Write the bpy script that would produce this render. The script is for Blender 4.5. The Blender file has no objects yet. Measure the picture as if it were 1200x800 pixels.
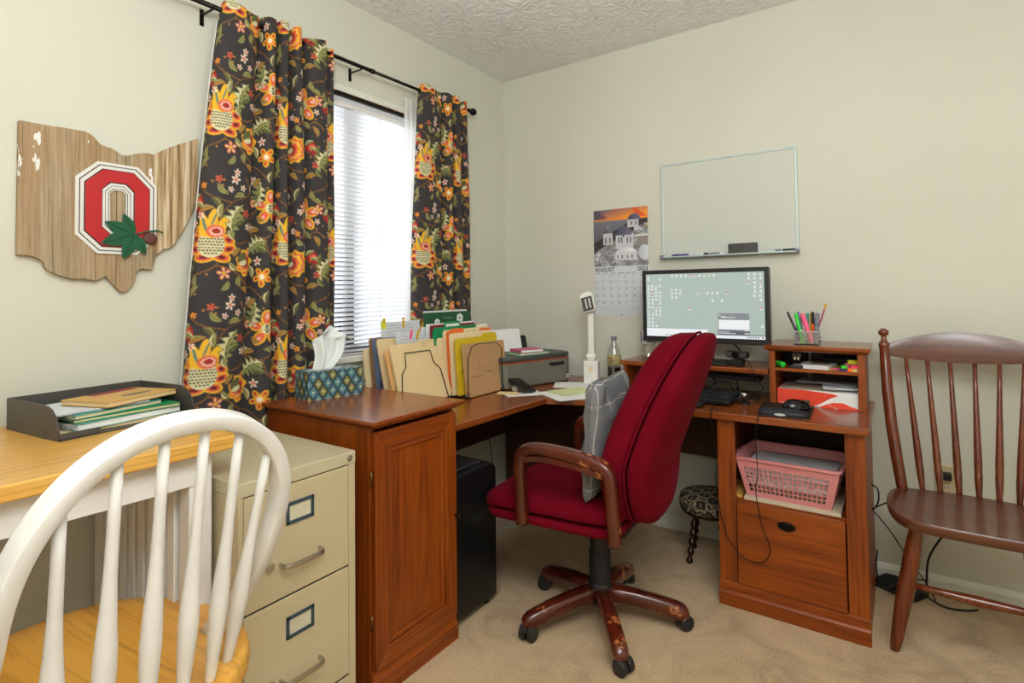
import bpy, bmesh, math, random
import numpy as np
from mathutils import Vector, Matrix, Euler
random.seed(7)
PI = math.pi
D2R = math.radians
scene = bpy.context.scene
COL = scene.collection

# ---------------------------------------------------------------- camera
cam_d = bpy.data.cameras.new('camera')
cam = bpy.data.objects.new('camera', cam_d)
COL.objects.link(cam)
F_PX, PITCH, ROLL, YAW, CY = 648.671, D2R(1.65113), D2R(-0.706), D2R(34.9577), 323.803
cam_d.sensor_width = 36.0
cam_d.lens = 36.0 * F_PX / 1200.0
cam_d.shift_y = (CY - 400.0) / 1200.0
cam_d.clip_start = 0.02
cam_d.clip_end = 100
_fw0 = Vector((-math.sin(YAW), math.cos(YAW), 0)); _r0 = Vector((math.cos(YAW), math.sin(YAW), 0)); _u0 = Vector((0, 0, 1))
_fw = _fw0 * math.cos(PITCH) + _u0 * math.sin(PITCH)
_u = -_fw0 * math.sin(PITCH) + _u0 * math.cos(PITCH)
_r = _r0 * math.cos(ROLL) + _u * math.sin(ROLL)
_u2 = -_r0 * math.sin(ROLL) + _u * math.cos(ROLL)
cam.matrix_world = Matrix(((_r.x, _u2.x, -_fw.x, 1.9207), (_r.y, _u2.y, -_fw.y, -2.6827), (_r.z, _u2.z, -_fw.z, 1.1588), (0, 0, 0, 1)))
scene.camera = cam

# ---------------------------------------------------------------- world, lights, exposure
w = bpy.data.worlds.new('world'); scene.world = w; w.use_nodes = True
bg = w.node_tree.nodes['Background']
bg.inputs[0].default_value = (0.93, 0.97, 1.0, 1)
bg.inputs[1].default_value = 0.95
def area(name, loc, rot, size, power, color=(1, 1, 1), size_y=None):
    l = bpy.data.lights.new(name, 'AREA'); l.energy = power; l.color = color
    l.shape = 'RECTANGLE'; l.size = size; l.size_y = size_y or size
    o = bpy.data.objects.new(name, l); COL.objects.link(o); o.location = loc; o.rotation_euler = rot
    return o
area('bounce_flash', (2.25, -2.95, 1.80), (D2R(150), 0, D2R(35)), 0.7, 50, (0.95, 0.985, 1.0))
area('fill_light', (2.3, -2.55, 2.30), (0, 0, 0), 1.2, 24, (0.97, 0.985, 1.0))  # added fill panel, unseen overhead, brightening floor and walls
area('window_daylight', (-0.2, -1.12, 1.47), (0, D2R(-90), 0), 1.1, 12, (0.93, 0.97, 1.0), 0.9)
scene.view_settings.view_transform = 'Standard'
scene.view_settings.look = 'None'
scene.view_settings.exposure = 0.12
scene.view_settings.gamma = 1.0

# ---------------------------------------------------------------- material helpers
def s2l(c):
    return tuple((x / 12.92 if x <= 0.04045 else ((x + 0.055) / 1.055) ** 2.4) for x in c)
def rgb(r, g, b):
    return s2l((r / 255., g / 255., b / 255.)) + (1,)
class NT:
    def __init__(s, name):
        s.m = bpy.data.materials.new(name); s.m.use_nodes = True
        s.n = s.m.node_tree.nodes; s.l = s.m.node_tree.links
        s.b = s.n['Principled BSDF']; s.out = s.n['Material Output']
    def add(s, t, **k):
        x = s.n.new(t)
        for a, v in k.items(): setattr(x, a, v)
        return x
    def link(s, a, b): s.l.new(a, b)
    def coord(s, scale=(1, 1, 1), rot=(0, 0, 0)):
        tc = s.add('ShaderNodeTexCoord'); mp = s.add('ShaderNodeMapping')
        mp.inputs['Scale'].default_value = scale; mp.inputs['Rotation'].default_value = rot
        s.link(tc.outputs['Object'], mp.inputs[0]); return mp.outputs[0]
    def noise(s, vec, scale, detail=4, rough=.5, dist=0):
        x = s.add('ShaderNodeTexNoise'); x.inputs['Scale'].default_value = scale; x.inputs['Detail'].default_value = detail
        x.inputs['Roughness'].default_value = rough; x.inputs['Distortion'].default_value = dist
        if vec is not None: s.link(vec, x.inputs['Vector'])
        return x.outputs[0]
    def ramp(s, fac, stops, interp='LINEAR'):
        r = s.add('ShaderNodeValToRGB'); r.color_ramp.interpolation = interp
        e = r.color_ramp.elements
        while len(e) > 1: e.remove(e[-1])
        e[0].position, e[0].color = stops[0][0], stops[0][1]
        for p, c in stops[1:]:
            q = e.new(p); q.color = c
        s.link(fac, r.inputs[0]); return r.outputs[0]
    def mix(s, fac, a, b):
        x = s.add('ShaderNodeMix', data_type='RGBA')
        for i, v in ((0, fac), (6, a), (7, b)):
            if hasattr(v, 'node'): s.link(v, x.inputs[i])
            else: x.inputs[i].default_value = v
        return x.outputs[2]
    def bump(s, h, strength, dist=.001):
        x = s.add('ShaderNodeBump'); x.inputs['Strength'].default_value = strength; x.inputs['Distance'].default_value = dist
        s.link(h, x.inputs['Height']); s.link(x.outputs[0], s.b.inputs['Normal'])
    def base(s, v):
        if hasattr(v, 'node'): s.link(v, s.b.inputs['Base Color'])
        else: s.b.inputs['Base Color'].default_value = v
def plain(name, c, rough=.5, metal=0, spec=.5, var=.04, bump=0, bscale=200, trans=None, alpha=None):
    t = NT(name); t.b.inputs['Roughness'].default_value = rough; t.b.inputs['Metallic'].default_value = metal
    t.b.inputs['Specular IOR Level'].default_value = spec
    v = t.coord(); n = t.noise(v, 14, 3)
    lo = tuple(x * (1 - var) for x in c[:3]) + (1,); hi = tuple(min(1, x * (1 + var)) for x in c[:3]) + (1,)
    t.base(t.ramp(n, [(.3, lo), (.7, hi)]))
    if bump: t.bump(t.noise(v, bscale, 3), bump)
    return t.m
def wood(name, c1, c2, c3, axis='z', rough=.38, ring=9, fine=1.0, coat=.0, plank=0):
    """grain running along the given local axis"""
    t = NT(name); t.b.inputs['Roughness'].default_value = rough
    t.b.inputs['Coat Weight'].default_value = coat; t.b.inputs['Coat Roughness'].default_value = .15
    sc = {'x': (.09, 1, 1), 'y': (1, .09, 1), 'z': (1, 1, .09)}[axis]
    sf = {'x': (.02, 1, 1), 'y': (1, .02, 1), 'z': (1, 1, .02)}[axis]
    v = t.coord(sc); vf = t.coord(sf)
    big = t.noise(v, ring, 3, .5, 1.6)
    m = t.add('ShaderNodeMath', operation='MULTIPLY'); t.link(big, m.inputs[0]); m.inputs[1].default_value = 7.0
    fr = t.add('ShaderNodeMath', operation='PINGPONG'); t.link(m.outputs[0], fr.inputs[0]); fr.inputs[1].default_value = 1.0
    fn = t.noise(vf, 130 * fine, 5, .65)
    col = t.ramp(fr.outputs[0], [(.0, c1), (.55, c2), (1.0, c3)])
    col2 = t.ramp(fn, [(.38, tuple(x * .55 for x in c1[:3]) + (1,)), (.5, c2), (.68, c3)])
    t.base(t.mix(.5, col, col2)); t.bump(fn, .12, .0006)
    return t.m
def vcol(name, rough=.8, bump=.0, bscale=600, sheen=0, emit=0):
    t = NT(name); a = t.add('ShaderNodeVertexColor'); a.layer_name = 'Col'
    t.base(a.outputs[0]); t.b.inputs['Roughness'].default_value = rough
    t.b.inputs['Sheen Weight'].default_value = sheen
    if emit:
        t.link(a.outputs[0], t.b.inputs['Emission Color']); t.b.inputs['Emission Strength'].default_value = emit
        t.base((0.02, 0.02, 0.02, 1))
    if bump: t.bump(t.noise(t.coord(), bscale, 2), bump)
    return t.m
M = {}
def build_materials():
    # walls: cream paint
    t = NT('cream_wall_paint'); v = t.coord(); n = t.noise(v, 1.5, 2); t.base(t.ramp(n, [(.3, rgb(210, 209, 194)), (.7, rgb(215, 214, 199))]))
    t.b.inputs['Roughness'].default_value = .75; t.bump(t.noise(v, 180, 3), .12, .001); M['wall'] = t.m
    # ceiling stomp texture
    t = NT('stomped_ceiling'); v = t.coord()
    vo = t.add('ShaderNodeTexVoronoi'); vo.inputs['Scale'].default_value = 5.5; t.link(v, vo.inputs['Vector'])
    sub = t.add('ShaderNodeVectorMath', operation='SUBTRACT'); sc = t.add('ShaderNodeVectorMath', operation='SCALE'); sc.inputs['Scale'].default_value = 1.0
    t.link(v, sc.inputs[0]); t.link(sc.outputs[0], sub.inputs[0]); t.link(vo.outputs['Position'], sub.inputs[1])
    sp = t.add('ShaderNodeSeparateXYZ'); t.link(sub.outputs[0], sp.inputs[0])
    at = t.add('ShaderNodeMath', operation='ARCTAN2'); t.link(sp.outputs[1], at.inputs[0]); t.link(sp.outputs[0], at.inputs[1])
    nz = t.noise(v, 22, 3)
    ad = t.add('ShaderNodeMath', operation='MULTIPLY_ADD'); t.link(nz, ad.inputs[0]); ad.inputs[1].default_value = 2.2; t.link(at.outputs[0], ad.inputs[2])
    mu = t.add('ShaderNodeMath', operation='MULTIPLY'); t.link(ad.outputs[0], mu.inputs[0]); mu.inputs[1].default_value = 9
    si = t.add('ShaderNodeMath', operation='SINE'); t.link(mu.outputs[0], si.inputs[0])
    n2 = t.noise(v, 34, 3, .5)
    a2 = t.add('ShaderNodeMath', operation='MULTIPLY_ADD'); t.link(n2, a2.inputs[0]); a2.inputs[1].default_value = 2.5; t.link(si.outputs[0], a2.inputs[2])
    t.base(rgb(240, 240, 238)); t.b.inputs['Roughness'].default_value = .8; t.bump(a2.outputs[0], .55, .005); M['ceiling'] = t.m
    # carpet
    t = NT('beige_carpet'); v = t.coord()
    n = t.noise(v, 170, 5, .75); n2 = t.noise(v, 4.5, 5, .65, .8)
    c1 = t.ramp(n, [(.33, rgb(138, 106, 66)), (.5, rgb(200, 164, 114)), (.68, rgb(236, 206, 160))])
    c2 = t.ramp(n2, [(.38, rgb(152, 122, 80)), (.50, rgb(198, 166, 120)), (.62, rgb(218, 188, 142))])
    t.base(t.mix(.5, c1, c2)); t.b.inputs['Roughness'].default_value = 1; t.b.inputs['Sheen Weight'].default_value = .3
    t.bump(n, .8, .006); M['carpet'] = t.m
    # woods
    M['oak_z'] = wood('brown_wood_z', rgb(116, 47, 3), rgb(140, 63, 4), rgb(156, 77, 12), 'z', .42)
    M['oak_x'] = wood('brown_wood_x', rgb(116, 47, 3), rgb(140, 63, 4), rgb(156, 77, 12), 'x', .42)
    M['oak_y'] = wood('brown_wood_y', rgb(116, 47, 3), rgb(140, 63, 4), rgb(156, 77, 12), 'y', .42)
    M['top_x'] = wood('desk_laminate_x', rgb(120, 55, 18), rgb(138, 68, 25), rgb(150, 78, 32), 'x', .24, coat=.25)
    M['top_y'] = wood('desk_laminate_y', rgb(120, 55, 18), rgb(138, 68, 25), rgb(150, 78, 32), 'y', .24, coat=.25)
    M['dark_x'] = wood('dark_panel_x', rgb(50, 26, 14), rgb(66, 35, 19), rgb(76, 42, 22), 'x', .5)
    M['honey'] = wood('honey_birch_y', rgb(220, 160, 66), rgb(230, 174, 80), rgb(238, 188, 98), 'y', .32, 5, .5, .2)
    M['honey_x'] = wood('honey_birch_x', rgb(224, 158, 58), rgb(232, 170, 70), rgb(238, 182, 86), 'x', .3, 4, .4, .3)
    M['walnut_x'] = wood('dark_walnut_x', rgb(78, 40, 24), rgb(96, 52, 32), rgb(108, 62, 38), 'x', .28, 9, 1, .4)
    M['walnut_z'] = wood('dark_walnut_z', rgb(86, 34, 14), rgb(110, 48, 22), rgb(126, 60, 30), 'z', .25, 9, 1, .5)
    M['stool_wood'] = plain('stool_dark_wood', rgb(48, 22, 16), .25)
    # worn mahogany lacquer
    t = NT('worn_mahogany'); v = t.coord(); n = t.noise(v, 26, 6, .75); n2 = t.noise(v, 5, 2)
    mm = t.add('ShaderNodeMath', operation='MULTIPLY'); t.link(n, mm.inputs[0]); t.link(n2, mm.inputs[1])
    col = t.ramp(n2, [(.3, rgb(58, 18, 10)), (.7, rgb(96, 34, 18))])
    wear = t.ramp(mm.outputs[0], [(.335, (0, 0, 0, 1)), (.36, (1, 1, 1, 1))])
    t.base(t.mix(wear, col, rgb(176, 108, 58))); t.b.inputs['Roughness'].default_value = .22; t.b.inputs['Coat Weight'].default_value = .5
    M['mahogany'] = t.m
    # burgundy fabric with lint
    t = NT('burgundy_fabric'); v = t.coord(); n = t.noise(v, 420, 3, .6); n2 = t.noise(v, 5, 3, .6)
    n3 = t.noise(t.coord((1, 1, 1), (.4, .7, .2)), 75, 6, .8, 2.5)
    c = t.ramp(n2, [(.3, rgb(96, 3, 20)), (.7, rgb(114, 9, 29))])
    li = t.ramp(n3, [(.66, (0, 0, 0, 1)), (.76, (.2, .2, .2, 1))])
    t.base(t.mix(li, c, rgb(208, 140, 140))); t.b.inputs['Roughness'].default_value = .95
    t.b.inputs['Specular IOR Level'].default_value = .08
    t.b.inputs['Sheen Weight'].default_value = .04; t.b.inputs['Sheen Roughness'].default_value = .4
    t.b.inputs['Sheen Tint'].default_value = rgb(230, 120, 130)
    t.bump(n, .35, .0012); M['burgundy'] = t.m
    # weathered board
    t = NT('weathered_barn_board'); v = t.coord((1, 1, .025)); n = t.noise(v, 130, 8, .75, .3); n2 = t.noise(t.coord((1, 1, .35)), 14, 4, .7)
    n4 = t.noise(t.coord((1, 1, .12)), 9, 3, .6)
    c = t.ramp(n, [(.3, rgb(84, 70, 52)), (.46, rgb(158, 140, 110)), (.66, rgb(194, 178, 148))])
    c = t.mix(t.ramp(n4, [(.4, (0, 0, 0, 1)), (.7, (.5, .5, .5, 1))]), c, rgb(176, 132, 88))
    t.base(t.mix(t.ramp(n2, [(.655, (0, 0, 0, 1)), (.665, (1, 1, 1, 1))]), c, rgb(236, 234, 228))); t.b.inputs['Roughness'].default_value = .85
    t.bump(n, .7, .003); M['barn'] = t.m
    t = NT('weathered_grooved_board'); v = t.coord((1, 1, .035), (0.12, 0, 0)); n = t.noise(v, 85, 4, .6, .2)
    c = t.ramp(n, [(.36, rgb(122, 96, 66)), (.5, rgb(186, 158, 118)), (.62, rgb(214, 198, 170))])
    t.base(c); t.b.inputs['Roughness'].default_value = .85; t.bump(n, 1.0, .004); M['barn2'] = t.m
    # metals, plastics, papers
    P = plain
    M['white'] = P('white_semigloss_paint', rgb(232, 230, 226), .3); M['trim'] = P('white_trim', rgb(226, 226, 214), .45)
    M['slat'] = None
    M['file_metal'] = P('putty_enamel', rgb(196, 182, 146), .38, var=.02); M['file_top'] = P('putty_enamel_top', rgb(194, 184, 152), .3, var=.02)
    M['gap'] = P('shadow_gap', rgb(40, 38, 30), .8); M['chrome'] = P('brushed_chrome', rgb(190, 188, 184), .22, 1)
    M['slate'] = P('slate_blue_steel', rgb(66, 88, 104), .35, .4); M['card_cream'] = P('cream_card', rgb(206, 200, 172), .7)
    M['brass'] = P('antique_brass', rgb(112, 84, 42), .35, .9); M['bronze'] = P('dark_bronze', rgb(34, 29, 27), .35, .8)
    M['black'] = P('black_plastic', rgb(24, 25, 27), .42); M['blackm'] = P('black_matte', rgb(20, 20, 21), .65)
    M['blackg'] = P('black_gloss', rgb(12, 12, 14), .12); M['castor'] = P('castor_black', rgb(30, 32, 34), .4)
    M['wire'] = P('black_wire', rgb(22, 24, 26), .35, .5); M['dgrey'] = P('dark_grey_plastic', rgb(74, 72, 68), .45)
    M['keys'] = P('keyboard_keys', rgb(38, 40, 42), .5)
    M['pr_body'] = P('printer_grey', rgb(112, 110, 98), .5); M['pr_top'] = P('printer_dark_grey', rgb(66, 68, 64), .45); M['orange_line'] = P('printer_orange', rgb(190, 78, 40), .4)
    M['paper'] = P('white_paper', rgb(238, 238, 236), .8, var=.01); M['paper2'] = P('pale_grey_paper', rgb(214, 218, 222), .8, var=.02)
    M['manila'] = P('manila_card', rgb(228, 202, 152), .75, var=.02); M['manila2'] = P('manila_light', rgb(238, 216, 170), .75, var=.02)
    M['manila3'] = P('manila_orange', rgb(236, 184, 120), .75); M['kraft'] = P('kraft_board', rgb(188, 146, 100), .8, var=.04)
    M['kraft2'] = P('brown_kraft', rgb(160, 118, 80), .8); M['green_f'] = P('green_folder', rgb(16, 140, 84), .6); M['dgreen'] = P('dark_green_print', rgb(30, 84, 46), .5)
    M['yellow_f'] = P('yellow_folder', rgb(216, 184, 30), .6); M['orange_f'] = P('orange_folder', rgb(240, 118, 50), .6); M['red_f'] = P('red_folder', rgb(140, 28, 44), .6)
    M['blue_f'] = P('slate_folder', rgb(104, 118, 142), .6); M['pad_y'] = P('pale_yellow_green_pad', rgb(216, 222, 168), .8, var=.02)
    M['pink_b'] = P('pink_basket_plastic', rgb(214, 138, 140), .42, var=.02); M['pinkbook'] = P('pink_cover', rgb(206, 92, 130), .5); M['greenbook'] = P('green_cover', rgb(110, 160, 100), .5)
    M['red_env'] = P('orange_red_wrapper', rgb(236, 74, 48), .45); M['teal'] = P('teal_cover', rgb(88, 164, 150), .5)
    M['neon_g'] = P('neon_green', rgb(40, 214, 60), .4); M['neon_p'] = P('neon_pink', rgb(246, 96, 140), .45); M['neon_y'] = P('neon_yellow', rgb(226, 230, 40), .45)
    M['neon_o'] = P('neon_orange', rgb(250, 120, 30), .45); M['violet'] = P('violet', rgb(150, 110, 200), .4); M['tealp'] = P('teal_pen', rgb(20, 140, 130), .4)
    M['greyp'] = P('grey_pen', rgb(120, 124, 140), .4); M['navy'] = P('navy', rgb(52, 50, 110), .5); M['magenta'] = P('magenta', rgb(180, 30, 110), .4)
    M['gold'] = P('gold', rgb(214, 170, 60), .35, .3); M['yellowtag'] = P('mustard_flag', rgb(222, 178, 40), .6); M['ink'] = P('ink', rgb(40, 40, 44), .8)
    M['inkg'] = P('grey_ink', rgb(120, 120, 124), .8); M['inkb'] = P('blue_ink', rgb(64, 56, 130), .6)
    M['logo_red'] = P('scarlet_paint', rgb(186, 30, 36), .4, var=.06); M['logo_white'] = P('chalk_white_paint', rgb(226, 224, 218), .5); M['logo_black'] = P('dark_outline', rgb(34, 34, 32), .6)
    M['leafg'] = P('leaf_green_paint', rgb(16, 86, 54), .35, var=.15); M['leafv'] = P('leaf_vein', rgb(8, 54, 36), .5); M['nut'] = P('brown_nut_paint', rgb(92, 50, 44), .6)
    M['alu'] = P('brushed_aluminium', rgb(196, 208, 206), .4, .25); M['wb'] = P('whiteboard_surface', rgb(206, 209, 200), .18, var=.005); M['felt'] = P('grey_felt', rgb(84, 82, 80), .95, bump=.6, var=.2)
    M['label'] = P('bottle_label', rgb(172, 158, 104), .5, var=.15); M['lamp_w'] = P('lamp_white', rgb(236, 234, 226), .35); M['board_c'] = P('cream_board', rgb(214, 198, 170), .6)
    M['purple'] = P('purple_print', rgb(84, 60, 140), .5); M['ivory'] = P('outlet_ivory', rgb(206, 192, 150), .5); M['tan_s'] = P('tan_cord', rgb(190, 190, 186), .5)
    M['rawwood'] = P('raw_wood_edge', rgb(150, 100, 58), .8, var=.3)
    t = NT('tissue_paper'); t.b.inputs['Roughness'].default_value = .9; t.base(rgb(226, 230, 228)); t.bump(t.noise(t.coord(), 60, 4), .5, .002); M['tissue'] = t.m
    # blind slats: thin translucent plastic
    t = NT('white_blind_slat'); t.base(rgb(232, 233, 236)); t.b.inputs['Roughness'].default_value = .45
    tr = t.add('ShaderNodeBsdfTranslucent'); tr.inputs[0].default_value = (.9, .92, .95, 1); mx = t.add('ShaderNodeMixShader'); mx.inputs[0].default_value = .28
    t.link(t.b.outputs[0], mx.inputs[1]); t.link(tr.outputs[0], mx.inputs[2]); t.link(mx.outputs[0], t.out.inputs[0]); M['slat'] = t.m
    t = NT('sheer_voile'); t.base(rgb(240, 240, 236)); tr = t.add('ShaderNodeBsdfTranslucent'); tr.inputs[0].default_value = (.9, .9, .88, 1)
    tp = t.add('ShaderNodeBsdfTransparent'); m1 = t.add('ShaderNodeMixShader'); m2 = t.add('ShaderNodeMixShader'); m1.inputs[0].default_value = .5; m2.inputs[0].default_value = .3
    t.link(t.b.outputs[0], m1.inputs[1]); t.link(tr.outputs[0], m1.inputs[2]); t.link(m1.outputs[0], m2.inputs[1]); t.link(tp.outputs[0], m2.inputs[2]); t.link(m2.outputs[0], t.out.inputs[0]); M['sheer'] = t.m
    # thin clear panes / clear plastic
    for nm, f, c in (('glass', .08, (1, 1, 1, 1)), ('clear', .2, (.95, .96, .96, 1))):
        t = NT('thin_' + nm); gl = t.add('ShaderNodeBsdfGlossy'); gl.inputs['Roughness'].default_value = .05
        tp = t.add('ShaderNodeBsdfTransparent'); tp.inputs[0].default_value = c; m1 = t.add('ShaderNodeMixShader'); m1.inputs[0].default_value = f
        t.link(tp.outputs[0], m1.inputs[1]); t.link(gl.outputs[0], m1.inputs[2]); t.link(m1.outputs[0], t.out.inputs[0]); M[nm] = t.m
    t = NT('dark_cola'); t.base(rgb(30, 12, 8)); t.b.inputs['Roughness'].default_value = .1; M['cola'] = t.m
    def glow(name, c, s):
        t = NT(name); t.base((.02, .02, .02, 1)); t.b.inputs['Emission Color'].default_value = c; t.b.inputs['Emission Strength'].default_value = s
        t.b.inputs['Roughness'].default_value = .25; return t.m
    M['scr'] = glow('screen_sage_green', rgb(176, 192, 184), .86); M['scr_w'] = glow('screen_white', rgb(236, 240, 242), .9)
    M['scr_g'] = glow('screen_grey', rgb(132, 138, 142), .9); M['scr_d'] = glow('screen_dark_grey', rgb(92, 98, 100), .9); M['scr_r'] = glow('screen_red', rgb(220, 120, 110), .9); M['scr_y'] = glow('screen_yellow', rgb(214, 206, 110), .9)
    M['floral'] = vcol('floral_print_cotton', .85, .15, 900)
    M['calprint'] = vcol('calendar_photo_print', .45); M['tisbox'] = vcol('tissue_box_print', .35); M['plaid'] = vcol('grey_windowpane_cotton', .9, .2, 700); M['stoolfab'] = vcol('medallion_tapestry', .95, .3, 700)
build_materials()

# ---------------------------------------------------------------- mesh helpers
class MB:
    def __init__(s): s.v = []; s.f = []
    def add(s, vs, fs, mat=None):
        k = len(s.v)
        for p in vs:
            p = Vector(p); s.v.append(tuple(mat @ p) if mat else tuple(p))
        for f in fs: s.f.append(tuple(i + k for i in f))
        return s
    def box(s, a, b, mat=None):
        x0, y0, z0 = a; x1, y1, z1 = b
        return s.add([(x0, y0, z0), (x1, y0, z0), (x1, y1, z0), (x0, y1, z0), (x0, y0, z1), (x1, y0, z1), (x1, y1, z1), (x0, y1, z1)],
                     [(0, 3, 2, 1), (4, 5, 6, 7), (0, 1, 5, 4), (1, 2, 6, 5), (2, 3, 7, 6), (3, 0, 4, 7)], mat)
    def cbox(s, c, d, mat=None):
        return s.box([c[i] - d[i] / 2 for i in range(3)], [c[i] + d[i] / 2 for i in range(3)], mat)
    def tube(s, pts, r, n=12, cap=True, flat=None):
        """swept tube along pts with radius r (number or list); flat=(up, ratio) squashes"""
        pts = [Vector(p) for p in pts]; N = len(pts)
        rr = r if isinstance(r, (list, tuple)) else [r] * N
        vs = []; fs = []; prev = None
        for i, p in enumerate(pts):
            t = (pts[min(i + 1, N - 1)] - pts[max(i - 1, 0)]).normalized()
            if prev is None:
                a = Vector((0, 0, 1)) if abs(t.z) < .9 else Vector((1, 0, 0))
                u = a.cross(t).normalized()
            else:
                u = (prev - t * prev.dot(t)).normalized()
            w_ = t.cross(u); prev = u
            for k in range(n):
                a = 2 * PI * k / n
                vs.append(p + (u * math.cos(a) + w_ * math.sin(a)) * rr[i])
        for i in range(N - 1):
            for k in range(n):
                fs.append((i * n + k, i * n + (k + 1) % n, (i + 1) * n + (k + 1) % n, (i + 1) * n + k))
        if cap:
            fs.append(tuple(range(n - 1, -1, -1))); fs.append(tuple((N - 1) * n + k for k in range(n)))
        return s.add(vs, fs)
    def lathe(s, prof, n=20, mat=None, c=(0, 0, 0)):
        vs = []; fs = []; N = len(prof)
        for (r, z) in prof:
            for k in range(n):
                a = 2 * PI * k / n; vs.append((c[0] + r * math.cos(a), c[1] + r * math.sin(a), c[2] + z))
        for i in range(N - 1):
            for k in range(n):
                fs.append((i * n + k, i * n + (k + 1) % n, (i + 1) * n + (k + 1) % n, (i + 1) * n + k))
        fs.append(tuple(range(n - 1, -1, -1))); fs.append(tuple((N - 1) * n + k for k in range(n)))
        return s.add(vs, fs, mat)
    def prism(s, poly, a0, a1, axis='z', mat=None):
        """poly of 2-D points extruded along axis: x -> (y,z), y -> (x,z), z -> (x,y)"""
        def P(p, a): return {'x': (a, p[0], p[1]), 'y': (p[0], a, p[1]), 'z': (p[0], p[1], a)}[axis]
        n = len(poly); vs = [P(p, a0) for p in poly] + [P(p, a1) for p in poly]
        fs = [tuple(range(n - 1, -1, -1)), tuple(range(n, 2 * n))] + [(i, (i + 1) % n, n + (i + 1) % n, n + i) for i in range(n)]
        return s.add(vs, fs, mat)
    def rectsweep(s, pts, nrm, w_, h, closed=False):
        """sweep a rectangle (w along in-plane normal, h along nrm) along pts"""
        pts = [Vector(p) for p in pts]; N = len(pts); vs = []; fs = []; nr = Vector(nrm).normalized()
        for i, p in enumerate(pts):
            if closed: t = (pts[(i + 1) % N] - pts[i - 1]).normalized()
            else: t = (pts[min(i + 1, N - 1)] - pts[max(i - 1, 0)]).normalized()
            b = t.cross(nr).normalized(); nn = b.cross(t).normalized()
            c = .28
            for (x, y) in ((-1, -1 + c), (-1 + c, -1), (1 - c, -1), (1, -1 + c), (1, 1 - c), (1 - c, 1), (-1 + c, 1), (-1, 1 - c)):
                vs.append(p + b * (x * w_ / 2) + nn * (y * h / 2))
        R = range(N if closed else N - 1)
        for i in R:
            j = (i + 1) % N
            for k in range(8): fs.append((i * 8 + k, i * 8 + (k + 1) % 8, j * 8 + (k + 1) % 8, j * 8 + k))
        if not closed: fs.append(tuple(range(7, -1, -1))); fs.append(tuple((N - 1) * 8 + k for k in range(8)))
        return s.add(vs, fs)
    def puff(s, outline, ht, hb, fmap=None, p=2.4, rings=8, sub=True):
        """a cushion: outline (2-D, ccw) domed by ht above and hb below"""
        n = len(outline); cx = sum(q[0] for q in outline) / n; cy = sum(q[1] for q in outline) / n
        fm = fmap or (lambda a, b, c: (a, b, c)); vs = []; fs = []
        rs = [math.sin(PI / 2 * (i + 1) / rings) for i in range(rings)]
        def h(r): return (1 - r ** p) ** (1 / p) if r < 1 else 0
        vs.append(fm(cx, cy, ht))
        for r in rs:
            for q in outline: vs.append(fm(cx + (q[0] - cx) * r, cy + (q[1] - cy) * r, ht * h(r)))
        for k in range(n): fs.append((0, 1 + k, 1 + (k + 1) % n))
        for i in range(rings - 1):
            for k in range(n):
                a = 1 + i * n; b = a + n; fs.append((a + k, b + k, b + (k + 1) % n, a + (k + 1) % n))
        last = 1 + (rings - 1) * n; prev = last
        for r in reversed(rs[:-1]):
            st = len(vs)
            for q in outline: vs.append(fm(cx + (q[0] - cx) * r, cy + (q[1] - cy) * r, -hb * h(r)))
            for k in range(n): fs.append((prev + k, st + k, st + (k + 1) % n, prev + (k + 1) % n))
            prev = st
        vs.append(fm(cx, cy, -hb)); e = len(vs) - 1
        for k in range(n): fs.append((prev + k, e, prev + (k + 1) % n))
        return s.add(vs, fs)
    def grid(s, fn, nu, nv):
        vs = [fn(i / (nu - 1), j / (nv - 1)) for j in range(nv) for i in range(nu)]
        fs = [(j * nu + i, j * nu + i + 1, (j + 1) * nu + i + 1, (j + 1) * nu + i) for j in range(nv - 1) for i in range(nu - 1)]
        return s.add(vs, fs)
    def build(s, name, mat, parent=None, smooth=False, bevel=0, loc=None, seg=2, auto=None):
        me = bpy.data.meshes.new(name); me.from_pydata(s.v, [], s.f); me.update()
        bm = bmesh.new(); bm.from_mesh(me); bmesh.ops.recalc_face_normals(bm, faces=bm.faces); bm.to_mesh(me); bm.free()
        if isinstance(mat, str): mat = M[mat]
        me.materials.append(mat)
        o = bpy.data.objects.new(name, me); COL.objects.link(o)
        if parent: o.parent = parent
        if loc: o.location = loc
        if smooth:
            me.polygons.foreach_set('use_smooth', [True] * len(me.polygons))
            if auto: 
                try: me.set_sharp_from_angle(angle=D2R(auto))
                except Exception: pass
        if bevel:
            b = o.modifiers.new('bevel', 'BEVEL'); b.width = bevel; b.segments = seg; b.limit_method = 'ANGLE'; b.angle_limit = D2R(35)
        return o
def thing(name, label, cat, loc=(0, 0, 0), rz=0, group=None, rot=None):
    o = bpy.data.objects.new(name, None); COL.objects.link(o); o.empty_display_size = .05
    o.location = loc; o.rotation_euler = rot or (0, 0, rz); tag(o, label, cat, group); return o
def tag(o, label, cat, group=None):
    o['label'] = label; o['category'] = cat
    if group: o['group'] = group
    return o
def struct(o): o['kind'] = 'structure'; return o
def box(name, a, b, mat, parent=None, bevel=0, mx=None): return MB().box(a, b, mx).build(name, mat, parent, bevel=bevel)
def arc(cx, cy, r, a0, a1, n=8, ry=None):
    ry = ry or r
    return [(cx + r * math.cos(D2R(a0 + (a1 - a0) * i / n)), cy + ry * math.sin(D2R(a0 + (a1 - a0) * i / n))) for i in range(n + 1)]
def rrect(x0, y0, x1, y1, r, n=5):
    return arc(x1 - r, y0 + r, r, -90, 0, n) + arc(x1 - r, y1 - r, r, 0, 90, n) + arc(x0 + r, y1 - r, r, 90, 180, n) + arc(x0 + r, y0 + r, r, 180, 270, n)
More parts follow.
